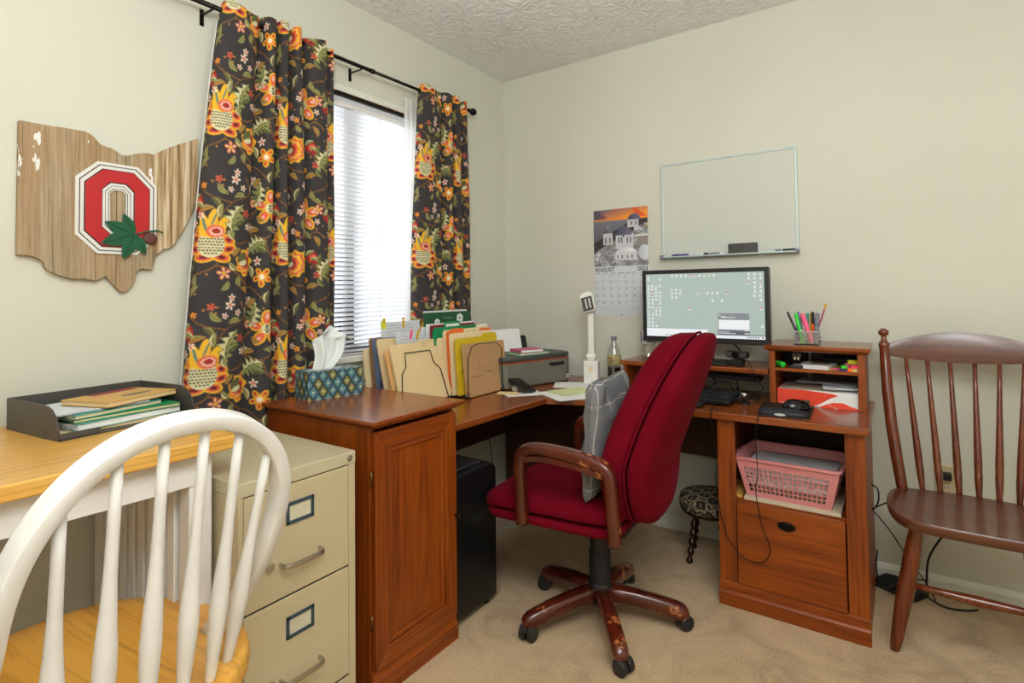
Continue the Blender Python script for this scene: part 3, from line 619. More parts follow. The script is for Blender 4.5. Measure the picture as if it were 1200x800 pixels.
def build_sign():
    r = thing('wall_sign', 'weathered board sign cut as a state outline with a red block letter', 'sign', (0, -2.0, 1.42))
    # (computed once: outline points in metres relative to the sign's centre)
    out = OUTLINE
    T_ = .018
    def clip(poly, y0, y1):
        def cut(P, lim, keep):
            R = []
            for a, b in zip(P, P[1:] + P[:1]):
                ia, ib = keep(a[0]), keep(b[0])
                if ia: R.append(a)
                if ia != ib:
                    t = (lim - a[0]) / (b[0] - a[0]); R.append((lim, a[1] + (b[1] - a[1]) * t))
            return R
        return cut(cut(poly, y0, lambda v: v >= y0), y1, lambda v: v <= y1)
    for k, (y0, y1, th, mt) in enumerate(BOARDS):
        P = clip(out, y0 + .0008, y1 - .0008)
        m = MB(); m.prism(P, .004, .004 + th, 'x'); o = m.build('board', mt, r, bevel=.0012)
    m = MB(); m.box((0, -.19, .02), (.004, .19, .05)); m.box((0, -.15, -.09), (.004, .12, -.06)); m.build('batten', 'barn', r)
    xf = .004 + .019
    def ring(o_, i_, x0, x1, name, mat, parent, bev=.0006):
        n = len(o_); vs = [(x0, *p) for p in o_] + [(x0, *p) for p in i_] + [(x1, *p) for p in o_] + [(x1, *p) for p in i_]; fs = []
        for k in range(n):
            j = (k + 1) % n
            fs += [(k, j, n + j, n + k), (2 * n + k, 3 * n + k, 3 * n + j, 2 * n + j), (k, 2 * n + k, 2 * n + j, j), (n + k, n + j, 3 * n + j, 3 * n + k)]
        return MB().add(vs, fs).build(name, mat, parent, bevel=bev)
    def octo(cy_, cz, hw, hh, c): return [(cy_ - hw, cz - hh + c), (cy_ - hw + c, cz - hh), (cy_ + hw - c, cz - hh), (cy_ + hw, cz - hh + c), (cy_ + hw, cz + hh - c), (cy_ + hw - c, cz + hh), (cy_ - hw + c, cz + hh), (cy_ - hw, cz + hh - c)]
    cy_, cz = LOGO[0], LOGO[1]; hw, hh = LOGO[2], LOGO[3]; c = .052
    base = thing_part('block_letter', r)
    base.location = (0, 0, 0)
    k = .0
    ring(octo(cy_, cz, hw, hh, c), octo(cy_, cz, .0205, .055, .010), xf, xf + .004, 'white_outline', 'logo_white', base)
    ring(octo(cy_, cz, hw - .008, hh - .008, c - .003), octo(cy_, cz, hw - .0105, hh - .0105, c - .004), xf + .004, xf + .0046, 'black_line', 'logo_black', base, 0)
    ring(octo(cy_, cz, hw - .022, hh - .022, c - .009), octo(cy_, cz, .0425, .078, .022), xf + .004, xf + .0085, 'red_letter', 'logo_red', base)
    ring(octo(cy_, cz, hw - .0195, hh - .0195, c - .008), octo(cy_, cz, hw - .022, hh - .022, c - .009), xf + .004, xf + .0052, 'black_line', 'logo_black', base, 0)
    ring(octo(cy_, cz, .0425, .078, .022), octo(cy_, cz, .0400, .0755, .021), xf + .004, xf + .0052, 'black_line', 'logo_black', base, 0)
    ring(octo(cy_, cz, .033, .068, .018), octo(cy_, cz, .0317, .0667, .0175), xf + .004, xf + .0046, 'black_line', 'logo_black', base, 0)
    ring(octo(cy_, cz, .025, .060, .013), octo(cy_, cz, .0235, .0585, .0125), xf + .002, xf + .0046, 'black_line', 'logo_black', base, 0)
    # leaf cluster
    lc = thing_part('leaf_cluster', r); ly, lz = LEAF
    for li_, (dy, dz) in enumerate(LEAFLETS):
        L = math.hypot(dy, dz); a = math.atan2(dz, dy); pts = []
        for t in range(0, 11):
            q = t / 10; wd = .46 * L * .5 * (math.sin(PI * q ** .85) ** .9) if 0 < q < 1 else .0; pts.append((q * L, wd))
        poly = [(p[0], p[1]) for p in pts] + [(p[0], -p[1]) for p in pts[-2:0:-1]]
        P = [(ly + x * math.cos(a) - y * math.sin(a), lz + x * math.sin(a) + y * math.cos(a)) for x, y in poly]
        e_ = li_ * .0011; o = MB().prism(P, xf + .010 + e_, xf + .0125 + e_, 'x').build('leaflet', 'leafg', lc, bevel=.0008)
        MB().tube([(xf + .0127 + e_, ly + dy * .05, lz + dz * .05), (xf + .0127 + e_, ly + dy * .9, lz + dz * .9)], .0012, 6).build('vein', 'leafv', o, True)
    MB().tube([(xf + .012, ly, lz), (xf + .013, ly + .03, lz + .012), (xf + .013, ly + .062, lz + .018), (xf + .013, ly + .078, lz + .013)], .0026, 8).build('stem', 'leafg', lc, True)
    m = MB(); m.puff([(.0205 * math.cos(a * PI / 12), .0185 * math.sin(a * PI / 12)) for a in range(24)], .007, .002, lambda a, b, c_: (xf + .010 + c_, ly + NUT[0] + a, lz + NUT[1] + b)); m.build('buckeye_nut', 'nut', lc, True)
def thing_part(name, parent):
    o = bpy.data.objects.new(name, None); COL.objects.link(o); o.parent = parent; o.empty_display_size = .02; return o

build_sign()
# ================================================================ LEFT SIDE FURNITURE
def build_side_table():
    X1, Y1, Z = .62, -1.967, .83; Y0 = -3.0
    r = thing('side_table', 'honey-topped table with white painted apron and legs, against the wall at left', 'table', (.0, 0, 0))
    # top boards glued edge to edge
    m = MB(); m.box((.02, Y0, Z - .032), (X1, Y1, Z)); m.build('tabletop', 'honey', r, bevel=.004)
    box('apron', (X1 - .055, Y0 + .08, Z - .105), (X1 - .033, Y1 - .075, Z - .032), 'white', r, .002)
    box('apron', (.09, Y1 - .085, Z - .105), (X1 - .055, Y1 - .063, Z - .032), 'white', r, .002)
    for x in (X1 - .062, .055):
        for y in (Y1 - .070, Y0 + .07):
            m = MB(); m.prism(rrect(x - .026, y - .026, x + .026, y + .026, .005, 2), 0, Z - .032, 'z'); m.build('leg', 'white', r)
    # slatted end panel
    n = 8
    for k in range(n):
        x = .105 + k * .054
        box('slat', (x, Y1 - .10, .15), (x + .036, Y1 - .086, Z - .105), 'white', r, .002)
    box('rail', (.085, Y1 - .102, .10), (X1 - .088, Y1 - .084, .15), 'white', r, .002)
build_side_table()

def build_windsor():
    r = thing('windsor_chair', 'white bow-back spindle chair with honey wood seat in the left foreground', 'chair', (.719, -2.281, 0), D2R(6.6))
    # seat
    n = 48; o = []
    for k in range(n):
        a = 2 * PI * k / n; c, s = math.cos(a), math.sin(a)
        x = .285 * math.copysign(abs(c) ** .8, c); y = .276 * math.copysign(abs(s) ** .80, s)
        y *= 1 - .10 * max(0, -x / .285) ; o.append((x - .085, y))
    m = MB(); rings = [(1.0, .415), (1.0, .43), (.995, .441), (.982, .447), (.955, .449), (.8, .446), (.5, .4395), (.2, .438), (.02, .438)]
    vs = []; fs = []
    vs.append((-.085, 0, .412))
    vs += [(-.085 + (p[0] + .085) * .96, p[1] * .96, .412) for p in o]
    for q, z in rings: vs += [(-.085 + (p[0] + .085) * q, p[1] * q, z) for p in o]
    for k in range(n): fs.append((0, 1 + (k + 1) % n, 1 + k))
    for i in range(len(rings)):
        for k in range(n):
            a = 1 + i * n; b = a + n; fs.append((a + k, a + (k + 1) % n, b + (k + 1) % n, b + k))
    fs.append(tuple(1 + len(rings) * n + k for k in range(n)))
    m.add(vs, fs); m.build('seat', 'honey_x', r, True, auto=50)
    # bow (x leans back with height)
    def bx(z): return .298 * (1 - math.exp(-(z - .44) / .26))
    W_, ZT, Z0, NE = .2165, .9555, .722, 2.2
    def bz(y, d=0): return Z0 + (ZT - d - Z0) * max(0, 1 - (abs(y) / (W_ - d)) ** NE) ** (1 / NE)
    A_ = [PI * k / 40 for k in range(41)]
    up = [(W_ * math.copysign(abs(math.cos(a)) ** (2 / NE), math.cos(a)), Z0 + (ZT - Z0) * abs(math.sin(a)) ** (2 / NE)) for a in A_]
    P = [(bx(z), W_ * (1 - .03 * ((Z0 - z) / .28) ** 2), z) for z in (.436, .50, .57, .64, .69)] + [(bx(z), y, z) for y, z in up] + [(bx(z), -W_ * (1 - .03 * ((Z0 - z) / .28) ** 2), z) for z in (.69, .64, .57, .50, .436)]
    P = [Vector(p) for p in P]
    P = [P[0]] + [b for a, b in zip(P, P[1:]) if (b - a).length > .002]
    P = catmull(P, 3)
    m = MB(); N = len(P)
    # rectangular section, wide face looking forward
    vs = []; fs = []
    for i, p in enumerate(P):
        t = (P[min(i + 1, N - 1)] - P[max(i - 1, 0)]).normalized(); nrm = Vector((.93, 0, -.32)).normalized(); b = t.cross(nrm).normalized(); nn = b.cross(t).normalized()
        for k in range(16):
            a = 2 * PI * k / 16; c, s = math.cos(a), math.sin(a)
            x = .0135 * math.copysign(abs(c) ** .22, c); y = .0185 * math.copysign(abs(s) ** .22, s); vs.append(p + b * x + nn * y)
    for i in range(N - 1):
        for k in range(16): fs.append((i * 16 + k, i * 16 + (k + 1) % 16, (i + 1) * 16 + (k + 1) % 16, (i + 1) * 16 + k))
    fs += [tuple(range(15, -1, -1)), tuple((N - 1) * 16 + k for k in range(16))]
    m.add(vs, fs).build('bow', 'white', r, True)
    ys = [.167, .1015, .036, -.0295, -.095, -.1605]
    tops = [(y, bz(y, .012)) for y in ys]
    bas = [(.122, .165), (.147, .114), (.163, .052), (.170, -.012), (.163, -.075), (.147, -.135)]
    for (ty, tz), (bx_, by) in zip(tops, bas):
        A = Vector((bx_, by, .436)); B = Vector((bx(tz), ty, tz)); pts = []; rr = []
        for q, rad in ((0, .0085), (.04, .0095), (.12, .0115), (.24, .0150), (.32, .0162), (.40, .0152), (.52, .0115), (.64, .0092), (.8, .0085), (1, .0080)):
            pts.append(A.lerp(B, q)); rr.append(rad)
        MB().tube(pts, rr, 14).build('spindle', 'white', r, True)
    for sx, sy in ((-1, -1), (-1, 1), (1, -1), (1, 1)):
        A = Vector((-.085 + sx * .17, sy * .16, .418)); B = Vector((-.085 + sx * .24, sy * .22, .0)); pts = [A.lerp(B, q) for q in (0, .1, .3, .45, .5, .55, .8, 1)]
        MB().tube(pts, [.013, .016, .021, .019, .015, .019, .017, .012], 14).build('leg', 'white', r, True)
    for sy in (-1, 1): MB().tube([(-.29, sy * .193, .19), (-.085, sy * .193, .19), (.12, sy * .193, .19)], [.008, .014, .008], 12).build('stretcher', 'white', r, True)
    MB().tube([(-.085, -.193, .19), (-.085, 0, .19), (-.085, .193, .19)], [.008, .014, .008], 12).build('stretcher', 'white', r, True)
build_windsor()

def build_tray():
    r = thing('letter_tray', 'dark grey plastic letter tray holding notebooks, on the honey-topped table', 'tray', (.34, -2.235, .83), D2R(6))
    # local: +y along the front opening (away from camera), -x towards the wall
    L, D, hh, t = .315, .275, .078, .003
    side = [(-D, 0), (-.02, 0), (0, .006), (0, .014), (-.006, .036), (-.018, .056), (-.036, .070), (-.055, hh - .002), (-.075, hh), (-D, hh)]
    MB().box((-D, 0, .001), (0, L, .004)).build('base', 'dgrey', r)
    MB().prism(side, 0, t, 'y').build('side_wall', 'dgrey', r); MB().prism(side, L - t, L, 'y').build('side_wall', 'dgrey', r)
    MB().box((-D, 0, 0), (-D + t, L, hh)).build('back_wall', 'dgrey', r)
    box('front_lip', (-t, 0, .0), (0, .085, .017), 'dgrey', r); box('front_lip', (-t, L - .075, 0), (0, L, .017), 'dgrey', r); box('foot_rib', (-.22, -.0012, 0), (-.06, 0, .018), 'dgrey', r)
    # contents, all resting on each other
    ca, sa = math.cos(D2R(6)), math.sin(D2R(6))
    def L2W(x, y, z): return (.34 + x * ca - y * sa, -2.235 + x * sa + y * ca, .83 + z)
    def bk(name, label, cat, x, y, z, sx, sy, h, rz, cov, page, tilt=0):
        b = thing(name, label, cat, L2W(x, y, z), rot=(D2R(tilt), 0, D2R(6 + rz)))
        MB().prism(rrect(-sx / 2, -sy / 2, sx / 2, sy / 2, .006, 3), 0, .0014, 'z').build('cover', cov, b)
        box('pages', (-sx / 2 + .002, -sy / 2 + .003, .0014), (sx / 2 - .002, sy / 2 - .003, h - .0014), page, b)
        MB().prism(rrect(-sx / 2, -sy / 2, sx / 2, sy / 2, .006, 3), h - .0014, h, 'z').build('cover', cov, b); return b
    m = MB()
    for k in range(7):
        mx = Matrix.Translation((-.135, .155, .0045 + k * .0009)) @ Matrix.Rotation(D2R(random.uniform(-2, 2)), 4, 'Z'); m.cbox((0, 0, 0), (.216, .27, .0006), mx)
    p = m.build('papers', 'manila2', None); p.location = (.34, -2.235, .83); p.rotation_euler = (0, 0, D2R(6)); tag(p, 'thin cream papers at the very bottom of the letter tray', 'papers')
    b = bk('spiral_notebook', 'thick white-paged spiral notebook low in the letter tray, below the green one', 'notebook', -.130, .165, .0115, .205, .255, .016, 4, 'teal', 'paper')
    m = MB()
    for k in range(22):
        x = -.095 + k * .009; m.tube([(x + .0075 * 0, -.128 + .0085 * math.cos(a * PI / 5), .008 + .0085 * math.sin(a * PI / 5)) for a in range(11)], .0008, 5, False)
    q = m.build('wire_spiral', 'chrome', b, True)
    b = bk('notebook', 'green-covered notebook with tan edges in the middle of the letter tray stack', 'notebook', -.132, .172, .0285, .20, .25, .008, -2, 'green_f', 'manila2')
    b = bk('spiral_notebook', 'teal-patterned spiral notebook under the white papers in the letter tray', 'notebook', -.140, .140, .0375, .19, .22, .009, 8, 'teal', 'manila2')
    m = MB()
    for k in range(20):
        x = -.085 + k * .009; m.tube([(x, -.11 + .006 * math.cos(a * PI / 5), .0045 + .006 * math.sin(a * PI / 5)) for a in range(11)], .0008, 5, False)
    m.build('wire_spiral', 'chrome', b, True)
    m = MB()
    for k in range(5):
        mx = Matrix.Translation((-.150, .118, .0478 + k * .0008)) @ Matrix.Rotation(D2R(random.uniform(-3, 5)), 4, 'Z'); m.cbox((0, 0, 0), (.19, .215, .0006), mx)
    p = m.build('papers', 'paper2', None); p.location = (.34, -2.235, .83); p.rotation_euler = (0, 0, D2R(6)); tag(p, 'white loose papers on top at the left end of the letter tray', 'papers')
    b = bk('paperback_book', 'tan yellow book with a maroon band lying on top in the letter tray', 'book', -.135, .195, .0535, .16, .205, .0125, 14, 'gold_cover', 'manila')
    MB().box((-.079, -.04, .01255), (-.045, .095, .0129)).build('maroon_band', 'red_f', b)
    MB().prism([(.028 + .012 * math.cos(a), .02 + .045 * math.sin(a)) for a in np.linspace(0, 2 * PI, 20)[:-1]], .01255, .0129, 'z').build('title_oval', 'dgrey', b)
M['gold_cover'] = plain('tan_yellow_cover', rgb(212, 166, 90), .5)
build_tray()

def build_file_cabinet():
    X, Y0, Y1, Z = .671, -1.997, -1.666, .727
    r = thing('file_cabinet', 'putty beige two-drawer metal file cabinet beside the wooden cabinet', 'cabinet', (.4, (Y0 + Y1) / 2, 0)); ox, oy = .4, (Y0 + Y1) / 2
    x0, x1, y0, y1 = .15 - ox, X - ox, Y0 - oy, Y1 - oy
    box('body', (x0, y0, .0), (x1 - .004, y1, Z - .034), 'file_metal', r, .002)
    box('top', (x0 - .001, y0 - .0015, Z - .034), (x1 + .001, y1 + .0015, Z), 'file_top', r, .003)
    box('frame_lip', (x1 - .004, y1 - .022, .03), (x1 - .0005, y1, Z - .034), 'file_metal', r, .001); box('frame_lip', (x1 - .004, y0, .03), (x1 - .0005, y0 + .012, Z - .034), 'file_metal', r, .001)
    box('plinth', (x1 - .004, y0, 0), (x1 - .001, y1, .125), 'file_metal', r, .001)
    MB().tube([(x1, y1 - .020, Z - .017), (x1 + .003, y1 - .020, Z - .017)], .0085, 16).tube([(x1 + .003, y1 - .020, Z - .017), (x1 + .0045, y1 - .020, Z - .017)], .0055, 16).build('lock', 'chrome', r, True, auto=30)
    box('drawer_gap_shade', (x1 - .0042, y0 + .0115, .128), (x1 - .0032, y1 - .0215, Z - .035), 'gap', r)  # dark strip standing in for the shade in the drawer gaps
    for (z0, z1) in ((.4235, .6905), (.134, .4185)):
        d = box('drawer', (x1 - .006, y0 + .0135, z0), (x1 + .0005, y1 - .0235, z1), 'file_metal', r, .0022)
        zc = z0 + (.197 if z0 > .3 else .210); xf = x1 + .0005; yc = -.007
        # label holder frame
        m = MB(); w2, h2, f = .0390, .0270, .0085
        for a, b in (((yc - w2, zc - h2), (yc + w2, zc - h2 + f)), ((yc - w2, zc + h2 - f), (yc + w2, zc + h2)), ((yc - w2, zc - h2), (yc - w2 + f, zc + h2)), ((yc + w2 - f, zc - h2), (yc + w2, zc + h2))):
            m.box((xf, a[0], a[1]), (xf + .004, b[0], b[1]))
        lh = m.build('label_holder', 'slate', d, bevel=.0012); box('card', (xf, yc - w2 + f, zc - h2 + f), (xf + .001, yc + w2 - f, zc + h2 - f), 'card_cream', d)
        zh = zc - .117
        pts = catmull([(xf, yc - .055, zh), (xf + .016, yc - .054, zh), (xf + .026, yc - .046, zh), (xf + .029, yc, zh), (xf + .026, yc + .046, zh), (xf + .016, yc + .054, zh), (xf, yc + .055, zh)], 5)
        MB().rectsweep(pts, (0, 0, 1), .006, .012).build('handle', 'chrome', d, True, auto=40)
        box('latch', (xf, yc - .092, zh - .002), (xf + .008, yc - .073, zh + .014), 'chrome', d, .002)
build_file_cabinet()

def build_wood_cabinet():
    r = thing('wooden_cabinet', 'brown wooden cabinet with panelled door standing at the end of the desk', 'cabinet', (.4, -1.42, 0)); ox, oy = .4, -1.42
    X1 = .655 - ox; x0 = .135 - ox; y0, y1 = -1.602 - oy, -1.240 - oy
    box('side_panel', (x0, y0, 0), (X1, y0 + .018, .7695), 'oak_z', r, .001); box('side_panel', (x0, y1 - .018, 0), (X1, y1, .7695), 'oak_z', r, .001)
    box('back_panel', (x0, y0 + .018, .02), (x0 + .008, y1 - .018, .7695), 'oak_z', r); box('bottom_panel', (x0, y0 + .018, .05), (X1 - .001, y1 - .018, .068), 'oak_x', r)
    # moulded top
    m = MB(); e = .028
    prof = [(.0, .012), (.010, .014), (.016, .019), (.0255, .026), (.027, .029), (.027, .036)]
    vs = []; fs = []
    for o_, z in prof + [(.024, .038)]:
        vs += [(x0, y0 + .006 - o_, .757 + z), (X1 + .012 + o_, y0 + .006 - o_, .757 + z), (X1 + .012 + o_, y1 - .006 + o_, .757 + z), (x0, y1 - .006 + o_, .757 + z)]
    for i in range(len(prof)):
        for k in range(4): a = i * 4; fs.append((a + k, a + (k + 1) % 4, a + 4 + (k + 1) % 4, a + 4 + k))
    fs += [(3, 2, 1, 0), tuple(len(prof) * 4 + k for k in range(4))]
    m.add(vs, fs).build('cabinet_top', 'top_x', r)
    # door: frame and raised moulding
    xd = X1 + .001; ya, yb, za, zb = y0 + .006, y1 - .004,   .082, .758; T = .019
    d = thing_part('door', r)
    def fr(x_in, x_out, a, b, w_, name, mat, bev):
        (ya_, za_), (yb_, zb_) = a, b
        for (p, q, mt) in (([(ya_, za_), (yb_, za_), (yb_ - w_, za_ + w_), (ya_ + w_, za_ + w_)], 0, 'oak_y'), ([(ya_, zb_), (ya_ + w_, zb_ - w_), (yb_ - w_, zb_ - w_), (yb_, zb_)], 0, 'oak_y'),
                           ([(ya_, za_), (ya_ + w_, za_ + w_), (ya_ + w_, zb_ - w_), (ya_, zb_)], 0, 'oak_z'), ([(yb_, za_), (yb_, zb_), (yb_ - w_, zb_ - w_), (yb_ - w_, za_ + w_)], 0, 'oak_z')):
            MB().prism(p, x_in, x_out, 'x').build(name, mt, d, bevel=bev)
    fr(xd, xd + T, (ya, za), (yb, zb), .052, 'door_rail', 'oak_y', .0025)
    fr(xd, xd + T - .004, (ya + .053, za + .053), (yb - .053, zb - .053), .016, 'moulding', 'oak_y', .003)
    box('door_panel', (xd, ya + .066, za + .066), (xd + T - .010, yb - .066, zb - .066), 'oak_z', d)
    MB().tube([(xd + T, yb - .008, .412), (xd + T + .014, yb - .008, .412)], .004, 10).tube([(xd + T + .012, yb - .008, .412), (xd + T + .015, yb - .008, .412), (xd + T + .022, yb - .008, .412), (xd + T + .026, yb - .008, .412)], [.008, .0125, .0125, .008], 16).build('knob', 'bronze', d, True, auto=40)
    for z in (.215, .625): MB().tube([(xd + .004, ya - .003, z - .022), (xd + .004, ya - .003, z + .022)], .0035, 8).build('hinge', 'brass', d, True)
    # base moulding
    MB().prism([(X1 + .001, 0), (X1 + .020, 0), (X1 + .020, .050), (X1 + .012, .058), (X1 + .010, .078), (X1 + .001, .079)], y0 - .0, y1 + .0, 'y').build('base_rail', 'oak_y', r, bevel=.001)
build_wood_cabinet()
# ================================================================ THE DESK AND WHAT STANDS ON IT
ZD = .706
def build_desk():
    # left return
    r = thing('desk_return', 'brown wood desk return under the window, carrying the folders and printer', 'desk', (.4, -.9, 0)); ox, oy = .4, -.9
    def L(p): return tuple((q[0] - ox, q[1] - oy) for q in p)
    m = MB(); m.prism(L([(.135, -1.238), (.655, -1.238), (.672, -.662), (.672, -.02), (.135, -.02)]), ZD - .026, ZD, 'z'); m.build('worktop', 'top_y', r, bevel=.006, seg=3)
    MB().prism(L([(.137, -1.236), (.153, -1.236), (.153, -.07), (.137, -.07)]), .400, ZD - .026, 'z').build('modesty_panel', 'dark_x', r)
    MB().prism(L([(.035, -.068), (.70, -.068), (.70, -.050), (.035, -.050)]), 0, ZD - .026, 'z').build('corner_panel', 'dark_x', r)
    # right desk with pedestal
    ox, oy = 1.4, -.3
    r = thing('computer_desk', 'brown wood computer desk with open shelf and drawer pedestal on its right', 'desk', (ox, oy, 0))
    m = MB(); m.prism(L([(.675, -.662), (.86, -.585), (1.05, -.562), (1.822, -.560), (1.828, -.554), (1.828, -.022), (.675, -.022)]), ZD - .026, ZD, 'z'); m.build('worktop', 'top_x', r, bevel=.006, seg=3)
    z1 = ZD - .026
    def B(n, a, b, mt, par=r, bv=.0015): return box(n, (a[0] - ox, a[1] - oy, a[2]), (b[0] - ox, b[1] - oy, b[2]), mt, par, bv)
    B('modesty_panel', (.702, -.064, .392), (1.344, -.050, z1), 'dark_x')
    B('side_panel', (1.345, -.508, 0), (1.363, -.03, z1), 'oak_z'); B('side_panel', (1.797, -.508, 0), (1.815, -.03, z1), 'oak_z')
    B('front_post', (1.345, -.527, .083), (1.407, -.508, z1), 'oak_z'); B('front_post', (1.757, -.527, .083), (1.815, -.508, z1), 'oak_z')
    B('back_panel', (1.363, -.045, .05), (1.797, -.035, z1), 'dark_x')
    B('shelf', (1.363, -.507, .368), (1.797, -.045, .386), 'oak_x'); B('bottom_panel', (1.363, -.5, .05), (1.797, -.045, .066), 'oak_x')
    MB().prism([(y - oy, z) for y, z in [(-.505, 0), (-.541, 0), (-.541, .046), (-.537, .051), (-.533, .053), (-.533, .080), (-.527, .084), (-.505, .084)]], 1.343 - ox, 1.818 - ox, 'x').build('base_rail', 'oak_x', r, bevel=.001)
    # drawer, standing slightly ajar
    mx = Matrix.Translation((1.411 - ox, -.512 - oy, 0)) @ Matrix.Rotation(D2R(-1.0), 4, 'Z')
    d = MB().box((0, -.020, .0865), (.342, -.002, .384), mx).build('drawer', 'oak_x', r, bevel=.002)
    c = (.165, -.021, .329)
    MB().prism([(c[0] + .030 * math.cos(a), c[2] + .0155 * math.sin(a)) for a in np.linspace(0, 2 * PI, 28)[:-1]], -.0225, -.020, 'y', mx).build('pull_plate', 'bronze', d, bevel=.0008)
    m = MB(); pts = [mx @ Vector((c[0] + .026 * math.cos(a), -.0225 - .005 * abs(math.sin(a)) - .001, c[2] + .0115 * math.sin(a))) for a in np.linspace(0, 2 * PI, 30)]
    m.tube(pts, .0021, 8, False); m.build('pull_ring', 'bronze', d, True)
    MB().prism([(c[0] + .012 * math.cos(a), c[2] + .0065 * math.sin(a)) for a in np.linspace(0, 2 * PI, 20)[:-1]], -.0252, -.0222, 'y', mx).build('pull_boss', 'bronze', d, bevel=.0008)
    # riser shelf
    ox, oy = 1.17, -.16
    r = thing('riser_shelf', 'long low wooden riser shelf under the monitor', 'shelf', (ox, oy, ZD))
    def B(n, a, b, mt, par=r, bv=.0015): return box(n, (a[0] - ox, a[1] - oy, a[2] - ZD), (b[0] - ox, b[1] - oy, b[2] - ZD), mt, par, bv)
    B('shelf_board', (.855, -.305, .821), (1.486, -.03, .841), 'top_x', bv=.004); B('support', (.867, -.29, ZD), (.885, -.04, .821), 'oak_z'); B('support', (1.150, -.27, ZD), (1.168, -.04, .821), 'oak_z')
    # hutch
    ox, oy = 1.65, -.16
    r = thing('desk_hutch', 'small two-shelf wooden hutch at the right end of the computer desk', 'shelf unit', (ox, oy, ZD))
    def B(n, a, b, mt, par=r, bv=.0012): return box(n, (a[0] - ox, a[1] - oy, a[2] - ZD), (b[0] - ox, b[1] - oy, b[2] - ZD), mt, par, bv)
    xa, xb, yf, yb, zt = 1.489, 1.812, -.292, -.03, .916
    B('side_panel', (xa + .002, yf + .014, ZD), (xa + .016, yb, zt), 'oak_z'); B('side_panel', (xb - .016, yf + .014, ZD), (xb - .002, yb, zt), 'oak_z')
    B('front_post', (xa, yf, ZD), (xa + .022, yf + .014, zt), 'oak_z'); B('front_post', (xb - .024, yf, ZD), (xb, yf + .014, zt), 'oak_z')
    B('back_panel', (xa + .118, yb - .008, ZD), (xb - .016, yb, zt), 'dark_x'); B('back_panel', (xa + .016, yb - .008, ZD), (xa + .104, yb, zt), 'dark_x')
    B('shelf_board', (xa + .022, yf + .001, .838), (xb - .024, yb - .008, .850), 'oak_x')
    vs = []; fs = []; prof = [(0, 0), (.009, .004), (.013, .011), (.014, .016), (.014, .021)]
    for o_, z in prof + [(.012, .023)]:
        vs += [(xa - .002 - o_ - ox, yf - .002 - o_ - oy, zt + z - ZD), (xb + .002 + o_ - ox, yf - .002 - o_ - oy, zt + z - ZD), (xb + .002 + o_ - ox, yb - oy, zt + z - ZD), (xa - .002 - o_ - ox, yb - oy, zt + z - ZD)]
    for i in range(len(prof)):
        for k in range(4): a = i * 4; fs.append((a + k, a + (k + 1) % 4, a + 4 + (k + 1) % 4, a + 4 + k))
    fs += [(3, 2, 1, 0), tuple(len(prof) * 4 + k for k in range(4))]
    MB().add(vs, fs).build('top_board', 'top_x', r)
build_desk()

# ---------------------------------------------------------------- tissue box
def grid_box(name, parent, sx, sy, sz, paint, ds=.0011, mat='tisbox'):
    """box with finely gridded faces coloured by paint(face, u, v)"""
    m = MB(); cols = []
    for face, (o_, a, b) in {'f': ((-sx / 2, -sy / 2, 0), (sx, 0, 0), (0, 0, sz)), 'r': ((sx / 2, -sy / 2, 0), (0, sy, 0), (0, 0, sz)), 'k': ((sx / 2, sy / 2, 0), (-sx, 0, 0), (0, 0, sz)),
                             'l': ((-sx / 2, sy / 2, 0), (0, -sy, 0), (0, 0, sz)), 't': ((-sx / 2, -sy / 2, sz), (sx, 0, 0), (0, sy, 0))}.items():
        o_, a, b = Vector(o_), Vector(a), Vector(b); nu = int(a.length / ds) + 2; nv = int(b.length / ds) + 2
        m.grid(lambda u, v: o_ + a * u + b * v, nu, nv)
        U, V = np.meshgrid(np.linspace(0, a.length, nu), np.linspace(0, b.length, nv)); cols.append(paint(face, U.ravel(), V.ravel()))
    o = m.build(name, mat, parent); setcol(o, np.concatenate(cols)); return o
